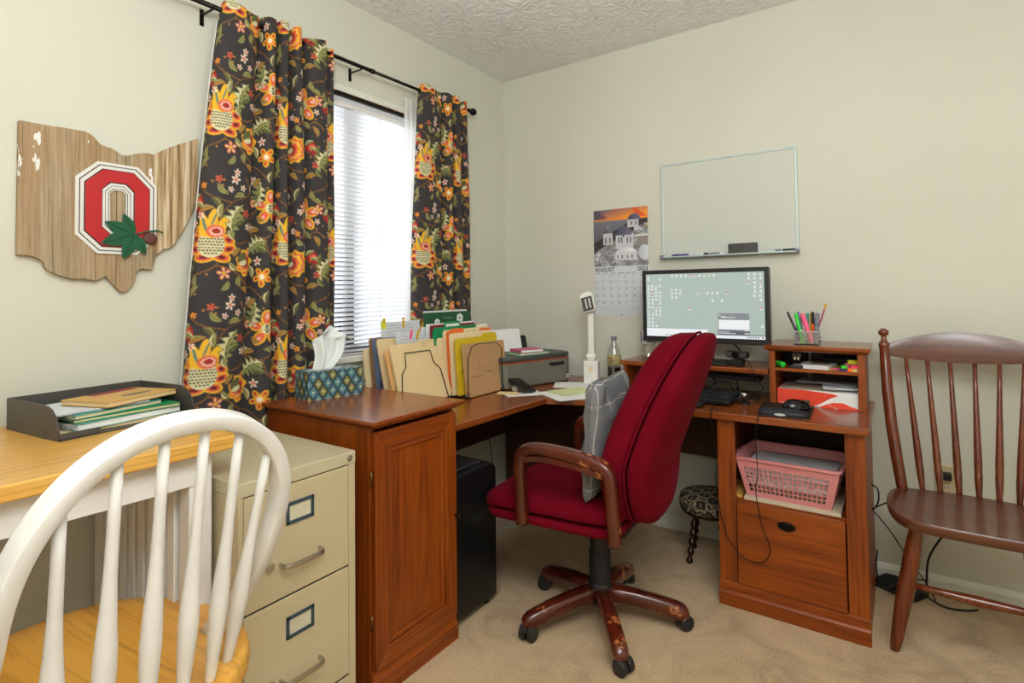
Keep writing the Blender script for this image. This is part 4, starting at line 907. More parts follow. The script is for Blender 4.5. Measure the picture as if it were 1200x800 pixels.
def build_tissue():
    r = thing('tissue_box', 'teal and charcoal diamond-patterned tissue box on the wooden cabinet', 'tissue box', (.222, -1.415, .795), D2R(80))
    def paint(face, U, V):
        C = np.zeros((len(U), 3), np.float32); C[:] = lin((44, 54, 66))
        if face == 't' : C[:] = lin((46, 70, 84))
        cw, ch = .036, .054; 
        for off in (0, 1):
            x = (U + off * cw / 2) / cw; y = (V + off * ch / 2) / ch; i = np.floor(x); j = np.floor(y); fx = x - i - .5; fy = y - j - .5
            d = abs(fx) * 2.15 + abs(fy) * 2.0 - .28 * np.cos(np.clip(abs(fy) * 2, 0, 1) * PI) * .3
            key = ((i + j * 2 + off) % 3)
            A = np.array([lin((82, 128, 138)), lin((92, 100, 66)), lin((70, 112, 132))]); Bc = np.array([lin((120, 186, 190)), lin((226, 206, 96)), lin((140, 200, 196))])
            k = key.astype(int); s1 = d < .88; C[s1] = A[k[s1]]; s2 = (d < .50) & (d > .38); C[s2] = Bc[k[s2]]; s3 = d < .30; C[s3] = lin((40, 60, 74)); s4 = (d < .15); C[s4] = lin((224, 226, 190))
            s5 = (d < .74) & (d > .68); C[s5] = A[k[s5]] * .6
        return C
    grid_box('carton', r, .205, .105, .098, paint)
    # tissue sheet pulled out of the slot
    m = MB()
    def fn(u, v):
        s = (u - .5); wdt = .024 + .052 * v ** .7 * (1 - .2 * v); ang = s * 2 * PI * .8
        x = s * 2 * wdt + .040 * v + .012 * math.sin(v * 5); y = .016 * math.sin(ang * 1.7 + v * 2) * (1 - v * .3) + .012 * math.sin(u * 17) * (.3 + v)
        z = .096 + .150 * v - .035 * max(0, v - .75) * 4 * abs(s) * 2 - .012 * math.cos(u * 9) * v
        if v > .8: x += (v - .8) * .12; z -= (v - .8) * .14 * (u > .5) * (u - .5) * 2
        return (x - .03, y, z)
    m.grid(fn, 40, 30); o = m.build('tissue', 'tissue', r, True)
    s = o.modifiers.new('s', 'SOLIDIFY'); s.thickness = .0006
    MB().prism([(.07 * math.cos(a) - .02, .02 * math.sin(a)) for a in np.linspace(0, 2 * PI, 28)[:-1]], .0975, .0984, 'z').build('opening', 'paper2', r)
build_tissue()

# ---------------------------------------------------------------- folders and wire sorters
def leaf(name, label, cat, xb, xt, y0, y1, zb, zt, mat, th=.0016, tab=None, group=None, skew=0, double=True, dz=0):
    """an upright sheet or folder facing +x, leaning from xb at the bottom to xt at the top; origin at bottom centre"""
    yc = (y0 + y1) / 2; h = zt - zb; w_ = (y1 - y0) / 2; lean = math.atan2(xt - xb, h)
    r = thing(name, label, cat, (xb, yc, zb), group=group, rot=(0, lean, D2R(skew)))
    hh = h / math.cos(lean)
    p = [(-w_, 0), (w_, 0), (w_, hh + dz), (-w_, hh)]
    if tab:
        a, b, th_ = tab; q = [(w_, 0), (w_, hh + dz)] + [(b + .006, hh), (b, hh + th_), (a, hh + th_), (a - .006, hh)] + [(-w_, hh), (-w_, 0)]
        p = q
    o = MB().prism(p, -th / 2, th / 2, 'x').build('front_sheet', mat, r)
    if double:
        p2 = [(-w_, .0), (w_, .0), (w_, hh - .008), (-w_, hh - .008)]
        MB().prism([(a, b + .0) for a, b in p2], -th / 2 - .006, -th / 2 - .0052, 'x').build('back_sheet', mat, r)
        MB().prism([(-w_ + .006, .003), (w_ - .006, .003), (w_ - .006, hh - .014), (-w_ + .006, hh - .014)], -th / 2 - .0048, -th / 2 - .0004, 'x').build('papers', 'paper', r)
    return r, o, hh, w_
def face_mx(x=.0009):  # local plane: x right = +y, y up = +z, normal +x
    return Matrix(((0, 0, 1, x), (1, 0, 0, 0), (0, 1, 0, 0), (0, 0, 0, 1)))
def wire_sorter(label, xf, y0, y1, loops, outline_pts, xr):
    """black wire file sorter: front outline, base rails, feet, rear dividers"""
    r = thing('wire_file_sorter', label, 'file sorter', (xf, (y0 + y1) / 2, ZD)); ox, oy = xf, (y0 + y1) / 2
    yc = oy; rd = .0021
    MB().tube([(p[0] - ox, p[1] - oy, p[2] - ZD) for p in outline_pts], rd, 8).build('front_divider', 'wire', r, True)
    for k in range(loops):
        x = xf - .05 - k * (xf - .05 - xr) / max(1, loops - 1)
        P = [(x, y0 + .03, ZD + .012), (x, y0 + .03, ZD + .10), (x, y0 + .05, ZD + .12), (x, y1 - .05, ZD + .12), (x, y1 - .03, ZD + .10), (x, y1 - .03, ZD + .012)]
        MB().tube([(p[0] - ox, p[1] - oy, p[2] - ZD) for p in P], rd, 6).build('divider', 'wire', r, True)
    for y in (y0 + .03, y1 - .03):
        MB().tube([(x - ox, y - oy, z - ZD) for x, z in ((xf + .001, ZD + .010), (xr, ZD + .010))], rd, 6).build('base_rail', 'wire', r, True)
        for x, s in ((xf - .012, 1), (xr + .02, -1)):
            MB().tube([(x - .022 * s - ox, y - oy, .010), (x - ox, y - oy, .003), (x + .022 * s - ox, y - oy, .010)] if s < 0 else [(xf - .05 - ox, y - oy, .010), (xf + .012 - ox, y - oy, .0025), (xf - ox, y - oy, .028)], rd, 6).build('foot', 'wire', r, True)
    return r
def build_folders():
    zb = ZD + .014
    # sorter 1 (behind the wooden cabinet)
    wire_sorter('black wire file sorter with a stepped front outline, holding the plain manila folders', .346, -1.185, -.865, 3,
                [(.345, -1.16, ZD + .008), (.326, -1.155, .775), (.306, -1.137, .84), (.299, -1.108, .867), (.284, -1.100, .92), (.284, -.955, .919), (.299, -.948, .868), (.307, -.915, .838), (.345, -.905, ZD + .008)], .11)
    f = lambda *a, **k: leaf(*a, **k)
    g1 = None
    r_, o, hh, w_ = f('manila_folder', 'large plain manila folder in front in the left wire sorter', 'folder', .334, .262, -1.165, -.872, zb, .955, 'manila', tab=(.02, .12, .008))
    m = MB(); 
    for k in range(3): scribble(m, face_mx(.001) @ Matrix.Translation((.03, hh + .001 - k * .009, 0)), .0, .07 - k * .02, 0, .0018, 12, .0009)
    q = m.build('handwriting', 'ink', r_); q['kind'] = 'stuff'
    f('manila_folder', 'orange-tinted manila folder peeping out left of the front manila one', 'folder', .305, .240, -1.168, -.90, zb, .935, 'manila3')
    f('manila_folder', 'manila folder with its left corner standing clear, in front of the grey-blue one', 'folder', .245, .180, -1.156, -.895, zb, .975, 'manila')
    f('blue_folder', 'thin slate-blue folder between the brown and the manila folders', 'folder', .185, .150, -1.150, -.89, zb, .976, 'blue_f')
    f('kraft_folder', 'brown kraft folder second from the left in the left wire sorter', 'folder', .150, .120, -1.142, -.89, zb, .977, 'kraft2')
    f('cream_folder', 'cream folder leftmost in the left wire sorter, next to the window sill', 'folder', .128, .100, -1.158, -.90, zb, .93, 'manila2')
    for nm, lb, xb, xt, y0, y1, zt in (('note_card', 'tall handwritten white note card, rear of the two above the manila folders', .165, .140, -1.098, -.870, 1.040), ('note_card', 'handwritten white note card, front of the two above the manila folders', .232, .205, -1.076, -.870, .995)):
        r_, o, hh, w_ = f(nm, lb, 'note card', xb, xt, y0, y1, zb, zt, 'paper2', th=.0008, double=False)
        m = MB()
        for k in range(4): scribble(m, face_mx(.0006) @ Matrix.Translation((0, hh - .016 - k * .013, 0)), -w_ + .012 + .012 * (k % 2), w_ - .02 - .02 * (k % 3), 0, .0032, 22, .001)
        q = m.build('handwriting', 'ink', r_); q['kind'] = 'stuff'
    for lb, mt, x, y, z, h, t_ in (('mustard sticky flag standing up highest above the note cards', 'yellowtag', .1425, -.970, 1.012, .045, 3), ('lime sticky flag with mustard tip at the left edge of the note cards', 'neon_y', .1425, -1.085, 1.012, .034, 0),
                                  ('bright pink sticky flag on the front note card', 'neon_p', .2085, -.995, .965, .042, -12), ('mustard sticky flag leaning right of the pink one', 'yellowtag', .2085, -.955, .960, .045, -14)):
        r_ = thing('sticky_flag', lb, 'sticky note', (x, y, z), rot=(D2R(t_), 0, 0)); w_ = .012 if mt == 'neon_y' else .0065
        box('strip', (0, -w_, 0), (.0008, w_, h), mt, r_)
        if mt == 'neon_y': box('tip', (.0009, -.004, h - .012), (.0016, .008, h + .012), 'yellowtag', r_)
    # sorter 2
    wire_sorter('black wire file sorter with an arched front outline, holding the coloured folders', .414, -.885, -.58, 4,
                [(.410, -.858, ZD + .006), (.410, -.856, .88), (.408, -.829, .925), (.406, -.782, .937), (.406, -.644, .932), (.408, -.611, .902), (.410, -.608, ZD + .006)], .14)
    r_, o, hh, w_ = f('kraft_board', 'brown kraft cardboard sheet with handwriting, frontmost in the right wire sorter', 'cardboard', .400, .372, -.855, -.548, ZD + .004, .936, 'kraft', th=.003, double=False)
    m = MB()
    for (x0, x1, y, h_, n_, th_) in ((-.115, -.03, .082, .004, 16, .0024), (-.012, .055, .098, .0045, 14, .0026), (-.09, -.072, .145, .004, 5, .0022), (-.05, -.045, .135, .02, 4, .0008), (-.02, -.01, .16, .012, 5, .0008), (-.09, .0, .115, .001, 6, .0006)):
        scribble(m, face_mx(.0018) @ Matrix.Translation((0, 0, 0)), x0, x1, y, h_, n_, th_)
    q = m.build('handwriting', 'ink', r_); q['kind'] = 'stuff'
    f('yellow_folder', 'bright yellow folder behind the kraft board', 'folder', .372, .352, -.872, -.575, zb, .962, 'yellow_f', tab=(.045, .14, .012))
    r_, o, hh, w_ = f('manila_folder', 'manila tabbed folder just behind the yellow one', 'folder', .345, .328, -.878, -.578, zb, .984, 'manila2', tab=(-.05, .05, .013))
    m = MB(); scribble(m, face_mx(.001), -.04, .035, hh + .004, .003, 12, .0013); q = m.build('handwriting', 'ink', r_); q['kind'] = 'stuff'
    f('orange_folder', 'orange-edged folder behind the manila tabs', 'folder', .325, .309, -.873, -.565, zb, .993, 'orange_f', tab=(-.13, -.05, .010))
    r_, o, hh, w_ = f('manila_folder', 'manila folder with a white label tab, behind the orange one', 'folder', .308, .294, -.880, -.560, zb, .998, 'manila2', tab=(.07, .15, .014))
    box('label_tab', (.001, .078, hh + .001), (.0022, .145, hh + .011), 'paper', r_)
    f('manila_folder', 'thin pale folder against the green one', 'folder', .290, .280, -.905, -.60, zb, .965, 'manila2')
    f('green_folder', 'deep green folder second from the back in the right wire sorter', 'folder', .262, .250, -.905, -.575, zb, .995, 'green_f', double=False)
    r_, o, hh, w_ = f('green_folder', 'emerald green hanging folder with a clear plastic tab', 'folder', .277, .266, -.912, -.605, zb, 1.010, 'green_f', double=False)
    box('plastic_tab', (-.001, -.085, hh - .006), (.001, .022, hh + .022), 'green_f', r_, .001); box('tab_window', (.0011, -.075, hh), (.0018, .014, hh + .012), 'paper', r_)
    f('red_folder', 'dark red folder edge behind the green hanging folder', 'folder', .246, .238, -.905, -.60, zb, 1.018, 'red_f', double=False)
    f('white_document', 'white document stack behind the red folder', 'document', .228, .222, -.912, -.588, zb, 1.024, 'paper', th=.005, double=False)
    f('white_document', 'thin grey-white document behind the white stack', 'document', .212, .206, -.925, -.60, zb, 1.012, 'paper2', th=.003, double=False)
    r_, o, hh, w_ = f('brochure', 'dark green garden brochure with white flowers, rearmost in the right wire sorter', 'brochure', .182, .166, -.872, -.545, zb, 1.071, 'dgreen', th=.002, double=False)
    MB().prism([(-w_, .05), (w_ - .02, .05), (w_ - .02, hh + .008), (-w_ + .005, hh + .008)], -.004, -.0015, 'x').build('back_sheet', 'paper2', r_)
    fl = MB(); mx = face_mx(.0014)
    for (cx, cy, s) in ((-.075, hh - .045, .019), (.085, hh - .032, .026)):
        for k in range(6):
            a = k * PI / 3 + .3; fl.add([(cx + s * .6 * math.cos(a) + s * .45 * math.cos(b) * .8, cy + s * .5 * math.sin(a) + s * .38 * math.sin(b), 0) for b in np.linspace(0, 2 * PI, 11)[:-1]], [tuple(range(10))], mx)
    q = fl.build('white_flowers', 'paper', r_); q['kind'] = 'stuff'
    m = MB(); scribble(m, mx @ Matrix.Translation((0, 0, .0)), -.03, .03, hh - .03, .006, 12, .0014); scribble(m, mx, -.02, .035, hh - .048, .004, 12, .001); q = m.build('lettering', 'paper2', r_); q['kind'] = 'stuff'
build_folders()

# ---------------------------------------------------------------- printer and its neighbours
def build_printer():
    rz = math.atan2(.449, .118)    # local +x runs along the front (left to right), local -y faces the room
    ux = Vector((.254, .967, 0)); c = Vector((.479, -.392, 0))
    r = thing('printer', 'grey flatbed inkjet printer with an orange line, in the desk corner', 'printer', (c.x - .967 * .135, c.y + .254 * .135, ZD), math.atan2(ux.y, ux.x))
    W2, D0, D1 = .23, -.135, .13
    # front outline is rounded: plan shape with bowed front corners
    pl = [(-W2, D1), (-W2, D0 + .03)] + arc(-W2 + .03, D0 + .03, .03, 180, 270, 5)[1:] + arc(W2 - .05, D0 + .05, .05, -90, 0, 7) + [(W2, D1)]
    MB().prism(pl, .004, .119, 'z').build('body', 'pr_body', r, bevel=.006)
    MB().prism([(x * .998, y * .998) for x, y in pl], .119, .1235, 'z').build('orange_line', 'orange_line', r)
    MB().prism(pl, .1235, .148, 'z').build('scanner_lid', 'pr_top', r, bevel=.007)
    m = MB(); m.prism(rrect(-.12, .012, .165, .098, .006, 3), D0 - .0012, D0 + .001, 'y'); m.build('output_door', 'pr_body', r, bevel=.0005)
    MB().prism([(.055, .104), (.072, .086), (.165, .086), (.165, .104)], D0 - .0025, D0 + .002, 'y').build('hand_recess', 'blackm', r)
    MB().prism(rrect(.184, .018, .202, .036, .002, 2), D0 - .001, D0 + .012, 'y').build('badge', 'paper2', r); MB().prism(rrect(.188, .022, .198, .032, .004, 3), D0 - .0016, D0 + .0, 'y').build('badge_mark', 'navy', r)
    mt = Matrix.Translation((-.02, D1 - .03, .135)) @ Matrix.Rotation(D2R(-14), 4, 'X')
    MB().prism(rrect(-.135, 0, .15, .09, .01, 3), -.006, .002, 'y', mt).build('paper_support', 'blackm', r, bevel=.001)
    MB().box((-.205, -.07, .1485), (-.165, .02, .1495)).build('control_panel', 'dgrey', r)
    p = MB().box((-.105, -.0075, -.03), (.111, -.0062, .128), mt).build('paper_stack', 'paper', r)
    for lb, nm, mat, cx, cy, z, sx, sy, h, a in (('green-covered booklet underneath the pink one on the printer', 'booklet', 'greenbook', -.01, -.055, .1485, .185, .115, .009, -24), ('pink-covered book on top of the printer', 'book', 'pinkbook', -.005, -.045, .158, .13, .105, .014, -30)):
        mw = r.matrix_basis @ Vector((cx, cy, z)) if False else Vector((r.location.x + ux.x * cx - ux.y * cy, r.location.y + ux.y * cx + ux.x * cy, ZD + z))
        b = thing(nm, lb, 'book', mw, r.rotation_euler.z + D2R(a + 20))
        box('cover', (-sx / 2, -sy / 2, 0), (sx / 2, sy / 2, .0015), mat, b); box('pages', (-sx / 2 + .003, -sy / 2 + .002, .0015), (sx / 2 - .002, sy / 2 - .002, h - .0018), 'paper', b); box('cover', (-sx / 2, -sy / 2, h - .0018), (sx / 2, sy / 2, h), mat, b)
        if mat == 'pinkbook': box('spine', (-sx / 2 - .001, -sy / 2, 0), (-sx / 2 + .002, sy / 2, h), mat, b)
build_printer()

def sheet(name, label, cat, c, sx, sy, rz, mat, z0=ZD, n=1, th=.0006, curl=0):
    m = MB()
    for k in range(n):
        mx = Matrix.Rotation(D2R(random.uniform(-3, 3) if k else 0), 4, 'Z') @ Matrix.Translation((0, 0, .0004 + k * (th + .0002)))
        m.cbox((0, 0, 0), (sx, sy, th), mx)
    o = m.build(name, mat, None); o.location = (c[0], c[1], z0); o.rotation_euler = (0, 0, D2R(rz)); tag(o, label, cat); return o
def build_corner_items():
    sheet('papers', 'white envelope under the phone on the desk corner', 'paper', (.53, -.62), .17, .11, 52, 'paper', n=2)
    o = sheet('papers', 'pale yellow leaflet sticking out left of the phone', 'paper', (.475, -.655), .10, .07, 20, 'manila2', z0=ZD + .002)
    r = thing('smartphone', 'black smartphone leaning on a clear tape dispenser, on the desk corner', 'phone', (0, 0, 0)); r.matrix_basis = frame((.5, -.583, .7335), (.125, -.047, -.040), (.1, 1, 0))
    MB().prism(rrect(-.068, -.035, .068, .035, .009, 4), 0, .008, 'z').build('body', 'black', r, bevel=.002)
    MB().prism(rrect(-.065, -.032, .065, .032, .007, 4), .008, .0086, 'z').build('screen', 'blackg', r)
    r = thing('tape_dispenser', 'clear plastic tape dispenser under the phone', 'tape dispenser', (.472, -.600, ZD + .003), D2R(80))
    m = MB(); 
    for x in (-.012, .010): m.prism([(-.03, 0), (.03, 0), (.032, .008), (.012, .024), (-.012, .026), (-.03, .012)], x, x + .002, 'x')
    m.prism([(-.03, 0), (.03, 0), (.03, .002), (-.03, .002)], -.010, .010, 'x'); m.build('shell', 'clear', r)
    MB().tube([(-.008, -.002, .013), (.008, -.002, .013)], .011, 16).build('tape_roll', 'paper2', r, True, auto=40)
    sheet('papers', 'white sheets spread under the yellow-green pad', 'paper', (.745, -.50), .30, .225, 58, 'paper', n=3)
    sheet('papers', 'white sheet further back, under the lamp', 'paper', (.62, -.30), .2, .16, 25, 'paper', n=2)
    o = sheet('paper_pad', 'pale yellow-green paper pad on the white sheets', 'pad', (.705, -.49), .175, .115, 66, 'pad_y', z0=ZD + .0035, n=7, th=.0009)
    # desk lamp
    r = thing('desk_lamp', 'folding white desk lamp with tubular neck, behind the pad', 'lamp', (.672, -.222, ZD + .0025), D2R(14))
    MB().prism(rrect(-.036, -.028, .036, .028, .006), 0, .112, 'z').build('base', 'lamp_w', r, bevel=.004)
    MB().prism(rrect(-.016, -.018, .016, .018, .004), .112, .126, 'z').build('hinge_block', 'lamp_w', r, bevel=.002)
    MB().tube([(-.022, 0, .132), (.022, 0, .132)], .0145, 18).build('hinge', 'lamp_w', r, True, auto=40)
    box('logo_plate', (-.009, -.0292, .060), (.009, -.0278, .082), 'manila', r)
    MB().prism(rrect(-.015, -.010, .015, .010, .005), .14, .345, 'z').build('neck', 'lamp_w', r, bevel=.002); box('neck_strip', (-.0165, -.006, .145), (-.0148, .004, .34), 'alu', r)
    MB().tube([(-.02, 0, .352), (.02, 0, .352)], .012, 16).build('top_hinge', 'alu', r, True, auto=40)
    mh = Matrix.Translation((0, 0, .36)) @ Matrix.Rotation(D2R(28), 4, 'X') @ Matrix.Rotation(D2R(-8), 4, 'Y')
    mh = Matrix.Translation((-.006, -.028, .372)) @ Matrix.Rotation(D2R(-30), 4, 'X') @ Matrix.Rotation(D2R(0), 4, 'Y')
    # head reaching back over the desk with its open underside turned to the room
    mh = Matrix.Translation((-.012, .0, .362)) @ Matrix.Rotation(D2R(-12), 4, 'Y') @ Matrix.Rotation(D2R(-38), 4, 'X')
    h = MB().prism([(-.030, -.060), (.030, -.060), (.034, .022), (.020, .040), (-.020, .040), (-.034, .022)], -.02, .012, 'y', Matrix.Translation((-.012, -.01, .405)) @ Matrix.Rotation(D2R(-15), 4, 'Y') @ Matrix.Rotation(D2R(-14), 4, 'X')).build('lamp_head', 'lamp_w', r, bevel=.004)
    mh = Matrix.Translation((-.012, -.01, .405)) @ Matrix.Rotation(D2R(-15), 4, 'Y') @ Matrix.Rotation(D2R(-14), 4, 'X')
    MB().box((-.0275, -.0216, -.056), (.0275, -.0206, .014), mh).build('reflector', 'dgrey', h)
    MB().tube([mh @ Vector((-.006, -.024, -.045)), mh @ Vector((-.006, -.024, .004))], .004, 10).build('lamp_tube', 'white', h, True); MB().tube([mh @ Vector((.012, -.024, -.045)), mh @ Vector((.012, -.024, .004))], .004, 10).build('lamp_tube', 'white', h, True)
    # bottle of cola
    r = thing('cola_bottle', 'half-empty clear soda bottle with grey cap and tan label, by the wall', 'bottle', (.742, -.112, ZD))
    pr = [(.0005, 0), (.028, 0), (.033, .006), (.034, .02), (.033, .05), (.034, .07), (.034, .130), (.031, .150), (.022, .175), (.0135, .192), (.0125, .205), (.0125, .212)]
    MB().lathe(pr, 28).build('bottle_body', 'clear', r, True)
    MB().lathe([(.0005, .002), (.0265, .002), (.0318, .008), (.0325, .075), (.0005, .0755)], 28).build('cola', 'cola', r, True, auto=40)
    MB().lathe([(.0343, .088), (.0346, .089), (.0346, .131), (.0343, .132)], 28).build('label', 'label', r, True)
    for k in range(4): pass
    m = MB()
    for k, (a, z, w_, h_) in enumerate(((250, .118, .5, .005), (256, .108, .6, .004), (252, .099, .45, .004))): 
        m.add([(.0349 * math.cos(D2R(a) + w_ * q), .0349 * math.sin(D2R(a) + w_ * q), z + h_ * s) for s in (0, 1) for q in (0, .33, .66, 1)], [(i, i + 1, i + 5, i + 4) for i in range(3)])
    m.build('label_print', 'red_f', r)['kind'] = 'stuff'
    MB().lathe([(.0005, .226), (.0140, .226), (.0145, .224), (.0145, .209), (.0140, .208), (.0005, .208)], 24).build('cap', 'greyp', r, True, auto=40)
build_corner_items()
# ================================================================ MONITOR AND ELECTRONICS
def build_monitor():
    r = thing('monitor', 'black widescreen monitor showing a sage green desktop full of icons', 'monitor', (1.217, -.19, .841))
    y = -.045; W2 = .269; z0, z1 = .088, .410
    m = MB().prism(rrect(-W2, z0, W2, z1, .006, 3), y, y + .032, 'y'); m.build('housing', 'black', r, bevel=.002)
    m = MB()
    for a, b in (((-W2, z0), (W2, z0 + .024)), ((-W2, z1 - .018), (W2, z1)), ((-W2, z0), (-W2 + .018, z1)), ((W2 - .018, z0), (W2, z1))): pass
    o = [(-W2, z0), (W2, z0), (W2, z1), (-W2, z1)]; i = [(-W2 + .017, z0 + .024), (W2 - .017, z0 + .024), (W2 - .017, z1 - .018), (-W2 + .017, z1 - .018)]
    vs = [(p[0], yy, p[1]) for yy in (y - .007, y) for p in o + i]; fs = []
    for k in range(4):
        j = (k + 1) % 4; fs += [(k, j, 4 + j, 4 + k), (8 + k, 12 + k, 12 + j, 8 + j), (k, 8 + k, 8 + j, j), (4 + k, 4 + j, 12 + j, 12 + k)]
    MB().add(vs, fs).build('bezel', 'black', r, bevel=.0015)
    xs0, xs1, zs0, zs1 = i[0][0], i[1][0], i[0][1], i[2][1]; SW = xs1 - xs0; SH = zs1 - zs0
    s = MB().box((xs0, y - .002, zs0), (xs1, y - .001, zs1)).build('screen', 'scr', r)
    def R(mb, u0, v0, u1, v1, d=.0024):  # u right, v down, 0..1
        mb.add([(xs0 + u0 * SW, y - d, zs1 - v0 * SH), (xs0 + u1 * SW, y - d, zs1 - v0 * SH), (xs0 + u1 * SW, y - d, zs1 - v1 * SH), (xs0 + u0 * SW, y - d, zs1 - v1 * SH)], [(0, 1, 2, 3)])
    # icons: a small tile with a caption line under it
    spots = []
    rows = {.03: [.01, .23, .27, .31, .35, .39, .43, .47, .51, .55, .59], .075: [.01, .12], }
    for v, us in rows.items(): spots += [(u, v) for u in us]
    for rr_, us in ((.185, (.01, .045, .08, .115)), (.235, (.01, .045, .08)), (.29, (.01, .045, .08, .115)), (.345, (.01, .045, .08, .115)), (.405, (.01, .045, .08, .115)), (.465, (.01, .045, .115)), (.525, (.01, .045, .08, .115)), (.585, (.01, .08, .115)), (.645, (.01, .045, .08, .115)), (.71, (.01, .045)), (.77, (.01, .045)), (.83, (.01, .045, .08))): spots += [(u, rr_) for u in us]
    for v in (.245, .305, .37): spots += [(u, v) for u in ((.225, .262, .30) if v < .36 else (.225, .262))]
    spots += [(.455, .305), (.535, .305), (.575, .305), (.615, .305), (.70, .305), (.575, .42), (.655, .42), (.375, .55)]
    for v in (.03, .09, .155): spots += [(u, v) for u in (.87, .915, .96)]
    spots += [(.915, .22), (.96, .22), (.915, .285), (.96, .285), (.91, .35), (.955, .35), (.96, .41), (.96, .54), (.965, .80), (.965, .975)]
    wh, rd, yl = MB(), MB(), MB(); rn = random.Random(3)
    for u, v in spots:
        t = rn.random(); tgt = rd if t < .12 else (yl if t < .28 else wh)
        R(tgt, u + .006, v - .010, u + .019, v + .009); R(wh, u + .000, v + .014, u + .025, v + .020); R(wh, u + .005, v + .024, u + .020, v + .028)
    for n, mb, mt in (('icons', wh, 'scr_w'), ('red_icons', rd, 'scr_r'), ('yellow_icons', yl, 'scr_y')): q = mb.build(n, mt, s); q['kind'] = 'stuff'
    m = MB(); R(m, 0, .955, 1, 1, .0022); m.build('taskbar', 'scr_w', s)
    m = MB(); R(m, 0, .865, .545, .955, .0022); m.build('browser_window', 'scr_w', s)
    m = MB(); R(m, 0, .865, .545, .872, .0023); R(m, .545, .935, 1, .956, .0023); m.build('window_edge', 'scr_g', s)['kind'] = 'stuff'
    m = MB(); R(m, .63, .62, .88, .945, .0023); m.build('dialog', 'scr_g', s); m = MB(); R(m, .63, .885, .88, .940, .00245); m.build('dialog_footer', 'scr_d', s)
    m = MB(); R(m, .635, .72, .88, .865, .0025); m.build('dialog_field', 'scr_w', s)
    m = MB(); R(m, .64, .64, .65, .655, .0026); R(m, .655, .665, .69, .675, .0026); R(m, .655, .68, .77, .688, .0026); R(m, .635, .90, .72, .907, .0027); R(m, .635, .918, .77, .926, .0027); R(m, .84, .87, .875, .882, .0026); R(m, .84, .915, .875, .927, .0027); R(m, .87, .635, .873, .65, .0026)
    m.build('dialog_text', 'scr_w', s)['kind'] = 'stuff'
    m = MB()
    for u in (.18, .21, .24, .27, .45, .48, .86, .88, .90, .92, .94, .975): R(m, u, .966, u + .012, .986, .0026)
    m.build('taskbar_icons', 'scr_d', s)['kind'] = 'stuff'
    m = MB(); R(m, .515, .955, .54, .985, .0026); m.build('taskbar_badge', 'scr_y', s)
    m = MB()
    for k in range(5): m.box((.135 + k * .022, y - .0076, z0 + .009), (.146 + k * .022, y - .007, z0 + .0115))
    m.build('bezel_marks', 'dgrey', r)['kind'] = 'stuff'
    MB().prism([(-.036, .010), (.032, .010), (.024, .20), (-.026, .20)], -.008, .012, 'y').build('stand_neck', 'black', r, bevel=.002)
    MB().prism([(-.11, -.09), (.105, -.09), (.118, .055), (-.12, .055)], 0, .011, 'z').build('stand_base', 'black', r, bevel=.003)
    MB().prism(rrect(-.028, .06, .028, .12, .004, 3), -.013, -.008, 'y').build('neck_plate', 'blackg', r)
build_monitor()

